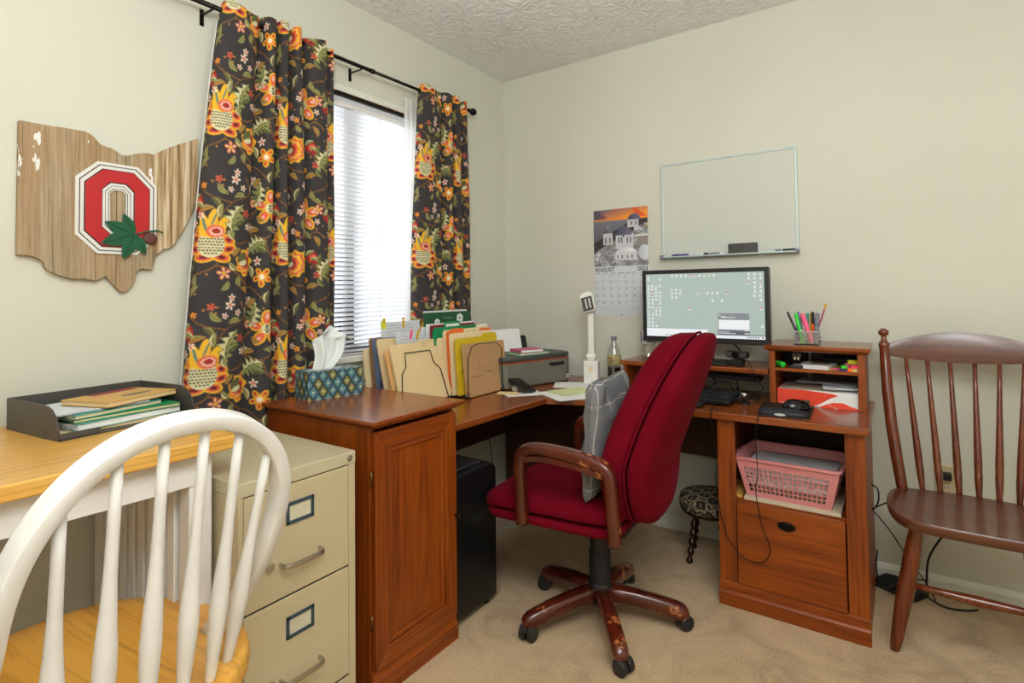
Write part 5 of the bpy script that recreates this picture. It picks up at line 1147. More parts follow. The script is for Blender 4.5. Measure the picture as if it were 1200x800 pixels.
def cable(name, label, pts, r_=.0018, mat='wire', n=8):
    o = MB().tube(catmull(pts, n), r_, 6).build(name, mat, None, True); tag(o, label, 'cable'); return o
def build_electronics():
    # webcam on the riser
    r = thing('webcam', 'small black webcam standing on the riser right of the monitor stand', 'webcam', (1.36, -.245, .841), D2R(-14))
    MB().prism(rrect(-.024, 0, .024, .028, .004, 3), -.014, .018, 'y').build('clip_base', 'blackm', r, bevel=.002)
    MB().prism(rrect(-.046, .033, .046, .063, .009, 5), -.013, .012, 'y').build('housing', 'black', r, bevel=.003); box('hinge', (-.012, -.008, .026), (.012, .008, .036), 'black', r)
    MB().tube([(-.004, -.013, .048), (-.004, -.017, .048)], .0125, 20).build('lens_ring', 'blackg', r, True, auto=40)
    box('side_strip', (-.040, -.0138, .040), (-.021, -.0128, .056), 'dgrey', r); box('side_strip', (.016, -.0138, .040), (.038, -.0128, .056), 'dgrey', r)
    # clear bottle behind the chair, on the riser
    r = thing('clear_bottle', 'clear plastic bottle with a white and purple label, under the left edge of the monitor', 'bottle', (.945, -.17, .841))
    MB().lathe([(.0005, 0), (.030, 0), (.034, .005), (.034, .05), (.030, .062), (.034, .07), (.034, .14), (.015, .165), (.0005, .165)], 24).build('bottle_body', 'clear', r, True)
    MB().lathe([(.0345, .070), (.0348, .071), (.0348, .128), (.0345, .129)], 24).build('label', 'paper2', r, True)
    m = MB()
    for k, (a0, a1, z0, z1) in enumerate(((200, 232, .073, .126), (246, 256, .082, .10), (262, 268, .08, .115), (280, 310, .08, .085), (280, 310, .09, .094), (280, 305, .10, .104))):
        m.add([(.0351 * math.cos(D2R(a)), .0351 * math.sin(D2R(a)), z) for z in (z0, z1) for a in np.linspace(a0, a1, 4)], [(i, i + 1, i + 5, i + 4) for i in range(3)])
    m.build('label_print', 'purple', r)['kind'] = 'stuff'
    # keyboard
    r = thing('keyboard', 'black full-size keyboard on the desk under the riser, partly behind the chair', 'keyboard', (1.155, -.355, ZD + .012), rot=(D2R(5), 0, D2R(-3)))
    MB().prism(rrect(-.222, -.078, .222, .078, .008, 3), 0, .016, 'z').build('case', 'black', r, bevel=.003)
    m = MB(); key = MB().prism(rrect(-.0078, -.0078, .0078, .0078, .002, 2), 0, .006, 'z'); base = None
    for row in range(6):
        yy = .062 - row * .0215 - (.004 if row else 0)
        for cidx in range(22):
            if row == 0 and cidx in (1, 5, 10, 15, 18): continue
            if row == 5 and 4 <= cidx <= 8: continue
            if row in (3,) and 15 <= cidx <= 17: continue
            x = -.207 + cidx * .0193 + (.003 if cidx > 14 else 0) + (.003 if cidx > 17 else 0)
            if base is None: base = key.build('key', 'keys', r, bevel=0); base.location = (x, yy, .016)
            else: k = base.copy(); COL.objects.link(k); k.location = (x, yy, .016)
    MB().box((-.207 + 4 * .0193 - .007, .062 - 5 * .0215 - .0115, .016), (-.207 + 8 * .0193 + .007, .062 - 5 * .0215 + .0035, .022)).build('space_bar', 'keys', r)
    for x in (-.19, .19): MB().box((x - .01, .05, -.014), (x + .01, .06, 0)).build('foot', 'black', r)
    r = MB().puff(rrect(-.185, -.036, .185, .036, .012, 4), .010, .006, p=5).build('wrist_rest', 'black', None, True); r.location = (1.10, -.475, ZD + .0065); r.rotation_euler = (0, 0, D2R(-2)); tag(r, 'black padded wrist rest in front of the keyboard', 'wrist rest')
    # slim panel under riser
    r = thing('tablet_stand', 'slim black panel on two struts under the riser shelf', 'stand', (1.315, -.20, ZD))
    MB().prism([(-.125, .098), (.125, .088), (.122, .070), (-.105, .076)], -.03, .06, 'y').build('panel', 'black', r, bevel=.003)
    MB().prism(rrect(-.01, -.035, .115, .05, .01), 0, .006, 'z').build('base', 'black', r, bevel=.001)
    MB().tube([(.03, .0, .004), (.03, .0, .078)], .0045, 8).build('strut', 'black', r, True); MB().tube([(-.03, .0, .004), (-.075, .01, .080)], .0045, 8).build('strut', 'black', r, True)
    box('knob', (.135 - .03, -.033, .072), (.147 - .03, -.0305, .090), 'blackg', r, .001)
    # small metal and black clip gadget
    r = thing('clip_gadget', 'small silver and black clip gadget at the right end of the keyboard', 'gadget', (1.408, -.345, ZD))
    MB().lathe([(.0005, 0), (.018, 0), (.018, .006), (.010, .010), (.0005, .010)], 20).build('base', 'black', r, True, auto=40)
    MB().puff([(.0165 * math.cos(a), .0165 * math.sin(a)) for a in np.linspace(0, 2 * PI, 20)[:-1]], .010, .014, lambda a, b, c: (a - .004, b, .036 + c)).build('ball', 'chrome', r, True)
    MB().tube([(-.016, -.014, .004), (-.024, -.018, .02), (-.012, -.012, .03)], .004, 8).build('clip', 'black', r, True); MB().tube([(0, 0, .008), (0, 0, .028)], .005, 8).build('stem', 'black', r, True)
    # mouse mat
    r = thing('mouse_pad', 'black mouse pad with a padded gel wrist rest near the desk edge', 'mouse pad', (1.562, -.405, ZD), D2R(4))
    out = rrect(-.085, -.125, .085, .125, .025, 6)
    MB().prism([(x * (1 + .06 * (y > 0)), y) for x, y in out], 0, .006, 'z').build('base', 'blackm', r, bevel=.002)
    MB().puff([(x, -.092 + y) for x, y in rrect(-.080, -.03, .080, .035, .02, 5)], .020, .001, lambda a, b, c: (a, b, .0055 + c), p=2.6).build('gel_rest', 'navy_black', r, True)
    MB().prism([(-.008 + .018 * math.cos(a), .0095 + .0045 * math.sin(a)) for a in np.linspace(0, 2 * PI, 24)[:-1]], -.1262, -.1245, 'y').build('badge', 'alu', r)
    r = thing('mouse', 'black computer mouse on the mouse pad', 'mouse', (1.598, -.385, ZD + .006), D2R(-62))
    out = [(.030 * math.cos(a) * (1 - .12 * math.sin(a)), .052 * math.sin(a)) for a in np.linspace(0, 2 * PI, 33)[:-1]]
    MB().puff(out, .034, .003, lambda a, b, c: (a, b, .003 + c * (1 - .25 * (b / .052))), p=2.0).build('shell', 'blackg', r, True)
    MB().tube([(0, .02, .033), (0, .038, .027)], .0035, 8).build('scroll_wheel', 'dgrey', r, True); box('button_line', (-.0004, .004, .020), (.0004, .046, .0335), 'dgrey', r)
    MB().puff([(.004 * math.cos(a), .0065 * math.sin(a)) for a in np.linspace(0, 2 * PI, 14)[:-1]], .002, .002, lambda a, b, c: (-.020 + a * .3, .015 + b, .018 + c)).build('side_mark', 'alu', r, True)
    # cables
    cable('monitor_cable', 'black monitor cable hanging behind the webcam', [(1.27, -.13, .955), (1.30, -.10, .93), (1.335, -.07, .88), (1.34, -.06, .845)], .003)
    cable('webcam_cable', 'thin black webcam cable looping off the riser beside the hutch', [(1.39, -.245, .868), (1.415, -.285, .862), (1.43, -.318, .846), (1.445, -.322, .80), (1.468, -.315, .772), (1.455, -.300, .752), (1.40, -.285, .745), (1.37, -.27, .742), (1.42, -.30, .742), (1.462, -.33, .735), (1.43, -.36, .712), (1.39, -.335, .711), (1.40, -.30, .715), (1.43, -.285, .745)], .0018)
    cable('cable_coil', 'tangled thin black cables behind the keyboard', [(1.20, -.22, .714), (1.24, -.19, .745), (1.30, -.17, .752), (1.33, -.19, .72), (1.28, -.22, .716), (1.23, -.2, .735), (1.27, -.16, .76), (1.34, -.17, .745), (1.345, -.20, .714)], .0022)
    cable('keyboard_cable', 'thin black cable running over the desk edge and down the left post to the drawer', [(1.315, -.43, ZD + .004), (1.325, -.50, ZD + .0025), (1.332, -.555, ZD + .003), (1.335, -.567, ZD - .012), (1.338, -.566, .62), (1.350, -.560, .53), (1.345, -.552, .45), (1.352, -.545, .36), (1.375, -.546, .26), (1.42, -.552, .205), (1.46, -.554, .185), (1.505, -.556, .20), (1.525, -.558, .25), (1.50, -.562, .33), (1.492, -.60, .45), (1.50, -.605, .52), (1.492, -.580, .62), (1.495, -.567, ZD - .012), (1.500, -.555, ZD + .003), (1.51, -.52, ZD + .010)], .0017)
    cable('shredder_cable', 'thin dark cable hanging down the wall behind the shredder', [(.030, -.28, .55), (.028, -.26, .45), (.032, -.22, .33), (.035, -.20, .20), (.035, -.21, .05)], .002)
    cable('white_cable', 'white cable lying on the carpet behind the shredder', [(.035, -.20, .16), (.06, -.25, .06), (.20, -.20, .005), (.32, -.33, .004), (.30, -.46, .004), (.22, -.52, .004)], .003, 'tan_s')
    # behind the brown chair
    cable('power_cable', 'thick black power cable curving down behind the brown chair', [(2.075, -.055, .40), (2.085, -.12, .33), (2.03, -.12, .26), (1.985, -.10, .16), (1.975, -.09, .07), (1.975, -.09, .045)], .0035)
    cable('power_cable', 'thin black cable running diagonally from desk side to floor, left of brown chair', [(1.817, -.20, .33), (1.87, -.14, .24), (1.93, -.09, .12), (1.975, -.06, .045), (2.0, -.1, .006)], .0022)
    cable('power_cable', 'black cable stretched between the desk side and the brown chair seat', [(1.818, -.20, .335), (1.86, -.17, .355), (1.93, -.12, .372), (2.0, -.06, .385), (2.03, -.03, .395)], .0026)
    cable('power_cable', 'small black cable loop at the side of the desk', [(1.817, -.22, .43), (1.836, -.235, .42), (1.838, -.245, .385), (1.826, -.25, .355), (1.817, -.25, .35)], .0028)
    cable('power_cable', 'black cable from the power strip curling along the carpet', [(1.825, -.13, .16), (1.822, -.15, .09), (1.845, -.17, .035), (1.90, -.14, .07), (1.98, -.10, .075)], .0028)
    cable('power_cable', 'black cable lying flat on the carpet right of the adapter', [(1.96, -.10, .02), (2.02, -.13, .006), (2.08, -.12, .005), (2.12, -.09, .005)], .0035)
    r = thing('power_adapter', 'flat black power adapter on the carpet between the desk and the brown chair', 'adapter', (1.895, -.075, 0), D2R(-28))
    MB().prism(rrect(-.075, -.05, .075, .05, .01, 3), 0, .028, 'z').build('body', 'blackm', r, bevel=.004); box('edge_strip', (-.07, -.0515, .010), (.07, -.0495, .014), 'dgrey', r)
    r = thing('wall_plug', 'black plug in the ivory wall outlet behind the brown chair', 'plug', (2.047, -.010, .448))
    MB().prism(rrect(-.016, -.012, .016, .012, .004, 3), -.035, 0, 'y').build('plug_body', 'blackm', r, bevel=.002)
M['navy_black'] = plain('navy_black_lycra', rgb(28, 28, 38), .6)
build_electronics()

# ---------------------------------------------------------------- hutch contents, pen cup
def build_hutch_items():
    zs = .850
    r = thing('highlighter', 'bright green highlighter lying at the left end of the hutch shelf', 'pen', (1.530, -.262, zs + .011), rot=(0, 0, D2R(35)))
    MB().tube([(0, -.012, 0), (0, .09, 0)], .0105, 16).build('barrel', 'neon_g', r, True, auto=40); MB().tube([(0, -.016, 0), (0, -.012, 0)], .007, 12).build('end_cap', 'neon_g', r, True)
    r = thing('stapler', 'black desktop stapler with cream label blocks, on the hutch shelf', 'stapler', (1.572, -.185, zs), D2R(8))
    MB().prism(rrect(-.026, -.095, .022, .06, .008), 0, .012, 'z').build('base', 'black', r, bevel=.002)
    MB().prism([(-.09, .014), (-.07, .034), (.04, .052), (.05, .040), (.05, .014)], -.015, .015, 'x').build('arm', 'blackg', r, bevel=.003)
    MB().box((-.016, -.050, .034), (.016, -.02, .058)).build('head', 'dgrey', r, bevel=.003)
    for x in (-.009, .003): box('label_block', (x, -.073, .026), (x + .007, -.068, .041), 'board_c', r)
    o = MB()
    box_ = thing('black_case', 'tall black box standing at the back of the hutch shelf behind the stapler', 'box', (1.565, -.080, zs)); MB().box((-.045, -.03, 0), (.035, .03, .060)).build('case', 'blackm', box_, bevel=.003)
    def stack(name, label, cat, c, sx, sy, h, rz, mats, z):
        r = thing(name, label, cat, (c[0], c[1], z), D2R(rz))
        k = len(mats)
        for i, mt in enumerate(mats): MB().prism(rrect(-sx / 2, -sy / 2, sx / 2, sy / 2, .003, 2), h * i / k, h * (i + .94) / k, 'z').build('sheets', mt, r)
        return r
    stack('notebook', 'white folded booklet with printed cover, in the middle of the hutch shelf', 'booklet', (1.645, -.20), .115, .135, .013, -8, ('paper', 'paper2', 'paper'), zs)
    m = MB(); 
    o = MB().box((-.03, -.03, 0), (.03, .03, .0006)).build('printed_picture', 'kraft2', None); o.parent = bpy.data.objects['notebook.001'] if 'notebook.001' in bpy.data.objects else None; o.location = (.01, .02, .0130)
    stack('sticky_pad', 'lime green pad lying under the sticky notes on the hutch shelf', 'sticky notes', (1.712, -.205), .08, .13, .003, 6, ('lime_pad',), zs)
    stack('sticky_pad', 'pink sticky note block left of the violet one on the hutch shelf', 'sticky notes', (1.716, -.262), .032, .026, .005, -30, ('neon_p',), zs + .003)
    stack('sticky_pad', 'violet sticky note block at the front of the hutch shelf', 'sticky notes', (1.740, -.262), .028, .022, .007, 4, ('navy',), zs)
    stack('sticky_pad', 'orange sticky flag block at the front edge of the hutch shelf', 'sticky notes', (1.762, -.268), .016, .022, .0125, 4, ('neon_o',), zs)
    stack('sticky_pad', 'pale yellow sticky note block, bottom right on the hutch shelf', 'sticky notes', (1.780, -.262), .020, .03, .011, -4, ('pale_y',), zs)
    stack('sticky_pad', 'hot pink sticky note block on the pale yellow one', 'sticky notes', (1.777, -.255), .030, .03, .0125, 12, ('neon_p2',), zs + .011)
    stack('sticky_pad', 'neon green sticky note block behind the violet one', 'sticky notes', (1.742, -.240), .020, .02, .019, 2, ('neon_g2',), zs)
    stack('sticky_pad', 'small pink sticky block between the green and yellow ones', 'sticky notes', (1.752, -.226), .018, .018, .026, -6, ('neon_p',), zs)
    r = stack('sticky_pad', 'neon yellow sticky flag roll lying topmost on the hutch shelf', 'sticky notes', (1.775, -.225), .046, .02, .015, 12, ('neon_y',), zs + .0236)
    r = thing('black_binder', 'flat black case with a pale stripe at the back of the hutch shelf', 'case', (1.715, -.08, zs)); MB().box((-.055, -.03, 0), (.055, .03, .032)).build('case', 'blackm', r, bevel=.002); box('stripe', (-.05, -.031, .019), (.05, -.0302, .022), 'dgrey', r)
    # torn ream of paper
    r = thing('paper_ream', 'ream of white paper in a torn orange-red wrapper, in the hutch below the shelf', 'paper', (1.652, -.17, ZD))
    box('paper_block', (-.136, -.098, .001), (.134, .115, .060), 'paper', r, .001)
    def strip(pts, name, d=.0012):
        vs = [(x, -.0985 - d - .0015 * math.sin(x * 90 + z * 60), z) for x, z in pts] + [(x, -.0982, z) for x, z in pts]; n = len(pts)
        MB().add(vs, [tuple(range(n)), tuple(range(2 * n - 1, n - 1, -1))] + [(i, (i + 1) % n, n + (i + 1) % n, n + i) for i in range(n)]).build(name, 'red_env', r)
    strip([(-.139, 0), (-.02, 0), (.0, .008), (.022, .022), (.045, .038), (.070, .048), (.05, .054), (.0, .058), (-.06, .061), (-.139, .062)], 'wrapper_front')
    strip([(.005, 0), (.136, 0), (.136, .004), (.11, .012), (.085, .023), (.05, .021), (.025, .011)], 'torn_flap', .002)
    box('wrapper_end', (-.1385, -.098, 0), (-.1365, .11, .061), 'red_env', r)
    m = MB(); scribble(m, Matrix(((1, 0, 0, 0), (0, 0, -1, -.1035), (0, 1, 0, 0), (0, 0, 0, 1))), -.13, -.09, .006, .0015, 8, .002); scribble(m, Matrix(((1, 0, 0, 0), (0, 0, -1, -.1035), (0, 1, 0, 0), (0, 0, 0, 1))) @ Matrix.Rotation(D2R(-25), 4, 'Z'), .03, .07, .028, .001, 8, .002)
    m.build('wrapper_print', 'paper', r)['kind'] = 'stuff'
    sheet('papers', 'brown-grey card on top of the paper ream, left', 'paper', (1.625, -.175), .19, .15, -3, 'taupe', z0=ZD + .0625, n=4, th=.0013)
    sheet('papers', 'loose printed sheets on top of the paper ream, right', 'paper', (1.725, -.165), .13, .17, 9, 'paper2', z0=ZD + .069, n=4, th=.0012)
    sheet('papers', 'long grey sheet at the back on top of the paper ream', 'paper', (1.68, -.11), .22, .12, -4, 'paper2', z0=ZD + .0755, n=2, th=.001)
    # pen cup
    r = thing('pen_holder', 'clear square pen holder full of pens on top of the hutch', 'pen holder', (1.614, -.195, .939)); w2, h = .043, .052
    for a, b in (((-w2, -w2), (w2, -w2 + .002)), ((-w2, w2 - .002), (w2, w2)), ((-w2, -w2 + .002), (-w2 + .002, w2 - .002)), ((w2 - .002, -w2 + .002), (w2, w2 - .002))):
        MB().box((a[0], a[1], .003), (b[0], b[1], h)).build('side', 'clear', r)
    box('base', (-w2, -w2, 0), (w2, w2, .003), 'blackg', r)
    for a, b in (((-w2, -w2 - .001), (w2, -w2 + .003)), ((-w2, w2 - .003), (w2, w2 + .001)), ((-w2 - .001, -w2), (-w2 + .003, w2)), ((w2 - .003, -w2), (w2 + .001, w2))):
        MB().box((a[0], a[1], h - .002), (b[0], b[1], h + .001)).build('rim', 'clear_edge', r)
    for z_ in (.016, .030): MB().tube([(w2 + .001, -.03, z_), (w2 + .012, -.03, z_ + .001)], .0015, 6).build('clip', 'wire', r, True)
    pens = [('black', 'black thin pen leaning far left in the pen holder', (-.016, -.03), (-.066, -.02), .128, .0042, 'black'),
            ('green', 'bright green marker leaning left in the pen holder', (-.012, -.034), (-.036, -.020), .124, .0062, 'neon_g'),
            ('violet', 'violet highlighter behind the green marker', (-.034, -.01), (-.030, .0), .128, .0058, 'violet'),
            ('grey', 'dark grey pen standing between violet and pink in the pen holder', (-.018, -.005), (-.022, .010), .110, .0048, 'greyp'),
            ('pink', 'large pink highlighter in front in the pen holder', (.022, -.035), (-.012, -.028), .122, .0085, 'neon_p'),
            ('teal', 'teal pen standing behind the pink highlighter', (.000, .0), (.002, .015), .122, .0052, 'tealp'),
            ('steel', 'thin steel pen crossing low behind the green marker', (.010, -.02), (-.030, -.01), .078, .0028, 'chrome'),
            ('yellow', 'yellow and green pen standing behind the orange one', (.010, .015), (.014, .02), .120, .0048, 'yellowtag'),
            ('orange', 'orange pen with black grip standing right of the pink highlighter', (.024, -.012), (.022, -.004), .128, .0056, 'orange_p'),
            ('magenta', 'magenta stick pen with gold ornament leaning far right', (.020, .02), (.062, .024), .140, .0026, 'magenta'),
            ('slate', 'grey-blue marker with dark cap edge at the right in the pen holder', (.033, -.025), (.040, -.010), .124, .0078, 'greyp')]
    px0, py0, pz0 = 1.614, -.195, .939
    for nm, lb, b0, b1, L, rad, mt in pens:
        A = Vector((b0[0], b0[1], .004 + rad * .4)); B = Vector((b1[0], b1[1], L)); d = (B - A); r = thing('pen', lb, 'pen', (px0 + A.x, py0 + A.y, pz0 + A.z))
        D = d
        MB().tube([D * 0, D * .06, D * .62], [rad * .55, rad, rad], 12).build('barrel', mt, r, True, auto=40)
        MB().tube([D * .62, D * .97, D * 1.0], [rad * 1.1, rad * 1.1, rad * .6], 12).build('cap', 'blackm' if nm in ('orange',) else mt, r, True, auto=40)
        if nm == 'magenta':
            P = MB()
            for k in range(3): P.puff([(.006 * math.cos(a), .004 * math.sin(a)) for a in np.linspace(0, 2 * PI, 12)[:-1]], .002, .002, lambda a, b, c, k=k: (D.x * (1.02 + .05 * k) + a, D.y + c, D.z * (1.02 + .05 * k) + b))
            P.build('ornament', 'gold', r, True)['kind'] = 'stuff'
        if nm == 'slate': MB().tube([D * .60, D * .62], rad * 1.15, 12).build('cap_ring', 'blackm', r, True)
for k_, c_ in (('lime_pad', (140, 190, 40)), ('pale_y', (228, 216, 110)), ('neon_p2', (244, 70, 110)), ('neon_g2', (70, 220, 40)), ('taupe', (148, 130, 112)), ('orange_p', (244, 92, 20)), ('clear_edge', (190, 196, 190))): M[k_] = plain(k_ + '_material', rgb(*c_), .5)
build_hutch_items()

# ---------------------------------------------------------------- basket in the pedestal
def build_basket():
    zb = .386
    r = thing('cream_board', 'cream-white board lying flat on the pedestal shelf under the basket', 'board', (1.585, -.36, zb)); box('board', (-.155, -.145, 0), (.155, .17, .012), 'board_c', r, .001)
    r = thing('wood_offcut', 'small wood offcut at the left front of the pedestal shelf', 'board', (1.398, -.40, zb)); box('block', (-.033, -.09, 0), (.022, .09, .009), 'honey', r, .001)
    r = thing('plastic_basket', 'pink plastic lattice basket full of papers, on the pedestal shelf', 'basket', (1.577, -.375, zb + .0125), D2R(-2)); 
    H_ = .138; tx, ty, bx_, by = .168, .135, .136, .112
    def side(name, nu, nv, P, cell_u, cell_v):
        """wall with rectangular holes: a connected sheet, thickened"""
        us = [0]; vs_ = [0]
        e = .06
        for k in range(cell_u): a = e + (1 - 2 * e) * k / cell_u; b = e + (1 - 2 * e) * (k + .72) / cell_u; us += [a, b]
        us += [1]; f0, f1 = .13, .80
        for k in range(cell_v): a = f0 + (f1 - f0) * k / cell_v; b = f0 + (f1 - f0) * (k + .76) / cell_v; vs_ += [a, b]
        vs_ += [1]; m = MB(); vv = [P(u, v) for v in vs_ for u in us]; n = len(us); ff = []
        for j in range(len(vs_) - 1):
            for i in range(n - 1):
                if i % 2 == 1 and j % 2 == 1: continue
                a = j * n + i; ff.append((a, a + 1, a + n + 1, a + n))
        o = m.add(vv, ff).build(name, 'pink_b', r); s = o.modifiers.new('s', 'SOLIDIFY'); s.thickness = .0022; s.offset = 0; return o
    L = lambda a, b, t: a + (b - a) * t
    side('front_wall', 0, 0, lambda u, v: (L(-L(bx_, tx, v), L(bx_, tx, v), u), -L(by, ty, v), v * H_), 17, 6)
    side('rear_wall', 0, 0, lambda u, v: (L(-L(bx_, tx, v), L(bx_, tx, v), u), L(by, ty, v), v * H_), 17, 6)
    side('end_wall', 0, 0, lambda u, v: (L(bx_, tx, v), L(-L(by, ty, v), L(by, ty, v), u), v * H_), 9, 6)
    side('end_wall', 0, 0, lambda u, v: (-L(bx_, tx, v), L(-L(by, ty, v), L(by, ty, v), u), v * H_), 9, 6)
    MB().box((-bx_, -by, 0), (bx_, by, .003)).build('floor_panel', 'pink_b', r)
    rim = rrect(-tx - .002, -ty - .002, tx + .002, ty + .002, .018, 5)
    MB().rectsweep([(x, y, H_) for x, y in rim], (0, 0, 1), .012, .010, True).build('rim', 'pink_b', r, True, auto=40)
    for s in (-1, 1): MB().rectsweep([(s * (tx + .002), -.06, H_), (s * (tx + .016), -.045, H_ - .004), (s * (tx + .016), .045, H_ - .004), (s * (tx + .002), .06, H_)], (0, 0, 1), .007, .012).build('handle', 'pink_b', r, True, auto=40)
    cx, cy, cz = 1.577, -.375, zb + .0125
    for k, (mt, nm, lb, h0, h1, q) in enumerate((('kraft', 'paper_stack', 'brown envelopes in the lower part of the pink basket', .0045, .042, .93), ('paper', 'paper_stack', 'white paper stack in the middle of the pink basket', .043, .070, .96), ('taupe', 'paper_stack', 'grey-brown card layer in the pink basket above the white stack', .071, .082, .97), ('paper2', 'paper_stack', 'pale grey papers topmost in the pink basket', .083, .108, .99))):
        r2 = thing(nm, lb, 'papers', (cx, cy, cz + h0), D2R(-2)); n = 5; sx = L(bx_, tx, h0 / H_) * q - .004; sy = L(by, ty, h0 / H_) * q - .004
        for i in range(n):
            a = random.uniform(-.004, .002); mx = Matrix.Rotation(D2R(random.uniform(-1.2, 1.2)), 4, 'Z')
            MB().box((-sx + .004 - a, -sy + .004, (h1 - h0) * i / n), (sx - .006 + a, sy - .005, (h1 - h0) * (i + .85) / n), mx).build('sheaf', mt if i % 2 == 0 else ('paper' if mt != 'kraft' else 'taupe'), r2)
build_basket()

# ---------------------------------------------------------------- shredder, footstool
def build_shredder():
    r = thing('shredder', 'tall black bin-shaped machine on small feet under the desk, beside the wooden cabinet', 'shredder', (.46, -1.105, 0)); x0, x1, y0, y1 = -.19, .19, -.118, .118
    pl = rrect(x0, y0, x1, y1, .03, 5)
    MB().prism([(y, z) for y, z in arc(y1 - .035, .525 - .035, .035, 0, 90, 6) + arc(y0 + .035, .525 - .035, .035, 90, 180, 6) + [(y0, .025), (y1, .025)]], x0, x1 - .008, 'x').build('body', 'black', r, bevel=.006)
    MB().prism([(y, z) for y, z in arc(y1 - .032, .519 - .032, .032, 0, 90, 6) + arc(y0 + .032, .519 - .032, .032, 90, 180, 6) + [(y0 + .004, .030), (y1 - .004, .030)]], x1 - .010, x1, 'x').build('front_panel', 'blackg2', r, bevel=.003)
    MB().prism(rrect(y0 + .09, .335, y1 - .05, .365, .008, 4), x1 - .002, x1 + .001, 'x').build('handle_recess', 'blackm', r)
    MB().prism(rrect(y0 + .09, .362, y1 - .05, .370, .003, 2), x1 - .002, x1 + .006, 'x').build('handle_lip', 'black', r, bevel=.001)
    box('top_vent', (.02, -.06, .523), (.15, .07, .5265), 'dgrey', r); 
    for k in range(9): box('vent_slat', (.03 + k * .013, -.055, .5262), (.036 + k * .013, .065, .5285), 'black', r)
    for x in (x0 + .05, x1 - .04):
        for y in (y0 + .03, y1 - .03): MB().prism(rrect(x - .016, y - .012, x + .016, y + .012, .004, 2), 0, .028, 'z').build('foot', 'blackm', r)
M['blackg2'] = plain('black_satin_front', rgb(18, 20, 22), .28)
build_shredder()
def build_stool():
    cx, cy = 1.220, -.215
    r = thing('footstool', 'low round footstool with medallion-patterned cover and dark bobbin-turned legs', 'footstool', (cx, cy, 0))
    m = MB(); R_ = .122; nr, na = 46, 150; vs = [(0, 0, .292)]; fs = []; prof = []
    for i in range(1, nr + 1):
        t = i / nr
        if t < .74: q = t / .74; rad = R_ * math.sin(q * PI / 2) * .98; z = .262 + .030 * math.cos(q * PI / 2) ** .8
        else: q = (t - .74) / .26; rad = R_ * (.98 + .03 * math.sin(q * PI)); z = .262 - .042 * q
        prof.append((rad, z))
    for rad, z in prof:
        for k in range(na):
            a = 2 * PI * k / na; wv = .0012 * math.sin(a * 22) * max(0, (.262 - z) / .04); vs.append(((rad + wv) * math.cos(a), (rad + wv) * math.sin(a), z))
    for k in range(na): fs.append((0, 1 + k, 1 + (k + 1) % na))
    for i in range(nr - 1):
        for k in range(na): a = 1 + i * na; fs.append((a + k, a + (k + 1) % na, a + na + (k + 1) % na, a + na + k))
    o = m.add(vs, fs).build('cushion', 'stoolfab', r, True)
    v = np.array([p.co[:] for p in o.data.vertices]); rr = np.hypot(v[:, 0], v[:, 1]) + np.maximum(0, .262 - v[:, 2]); th = np.arctan2(v[:, 1], v[:, 0]); X = rr * np.cos(th); Y = rr * np.sin(th)
    C = np.zeros((len(v), 3), np.float32); C[:] = lin((176, 160, 124)); cw, ch = .085, .06; best = np.full(len(v), 9.)
    for off in (0, 1):
        i = np.floor(X / cw + off * .5); j = np.floor(Y / ch + off * .5); fx = (X / cw + off * .5 - i - .5) * cw; fy = (Y / ch + off * .5 - j - .5) * ch
        d = np.sqrt((fx / .034) ** 2 + (fy / .025) ** 2); best = np.minimum(best, d)
    for lo, hi, c in ((0, .22, (120, 100, 60)), (.22, .62, (34, 34, 34)), (.62, .70, (176, 160, 124)), (.70, .80, (56, 52, 46)), (.92, 1.0, (44, 42, 40)), (1.08, 1.2, (70, 64, 54))):
        C[(best >= lo) & (best < hi)] = lin(c)
    sp = (np.sin(X * 420) * np.sin(Y * 390) > .55) & (best > .8); C[sp] = lin((60, 54, 46)); setcol(o, C)
    MB().lathe([(.0005, .205), (R_ - .010, .205), (R_ - .004, .212), (R_ - .004, .224), (.0005, .224)], 40).build('frame', 'stool_wood', r, True, auto=40)
    for a in (235, 325, 55, 145):
        A = Vector((.070 * math.cos(D2R(a)), .070 * math.sin(D2R(a)), .208)); B = Vector((.108 * math.cos(D2R(a)), .108 * math.sin(D2R(a)), 0)); n = 44
        MB().tube([A.lerp(B, k / n) for k in range(n + 1)], [.0115 + .0032 * math.sin(k / n * 2 * PI * 5.5) - .002 * (k > n - 2) for k in range(n + 1)], 12).build('leg', 'stool_wood', r, True)
build_stool()
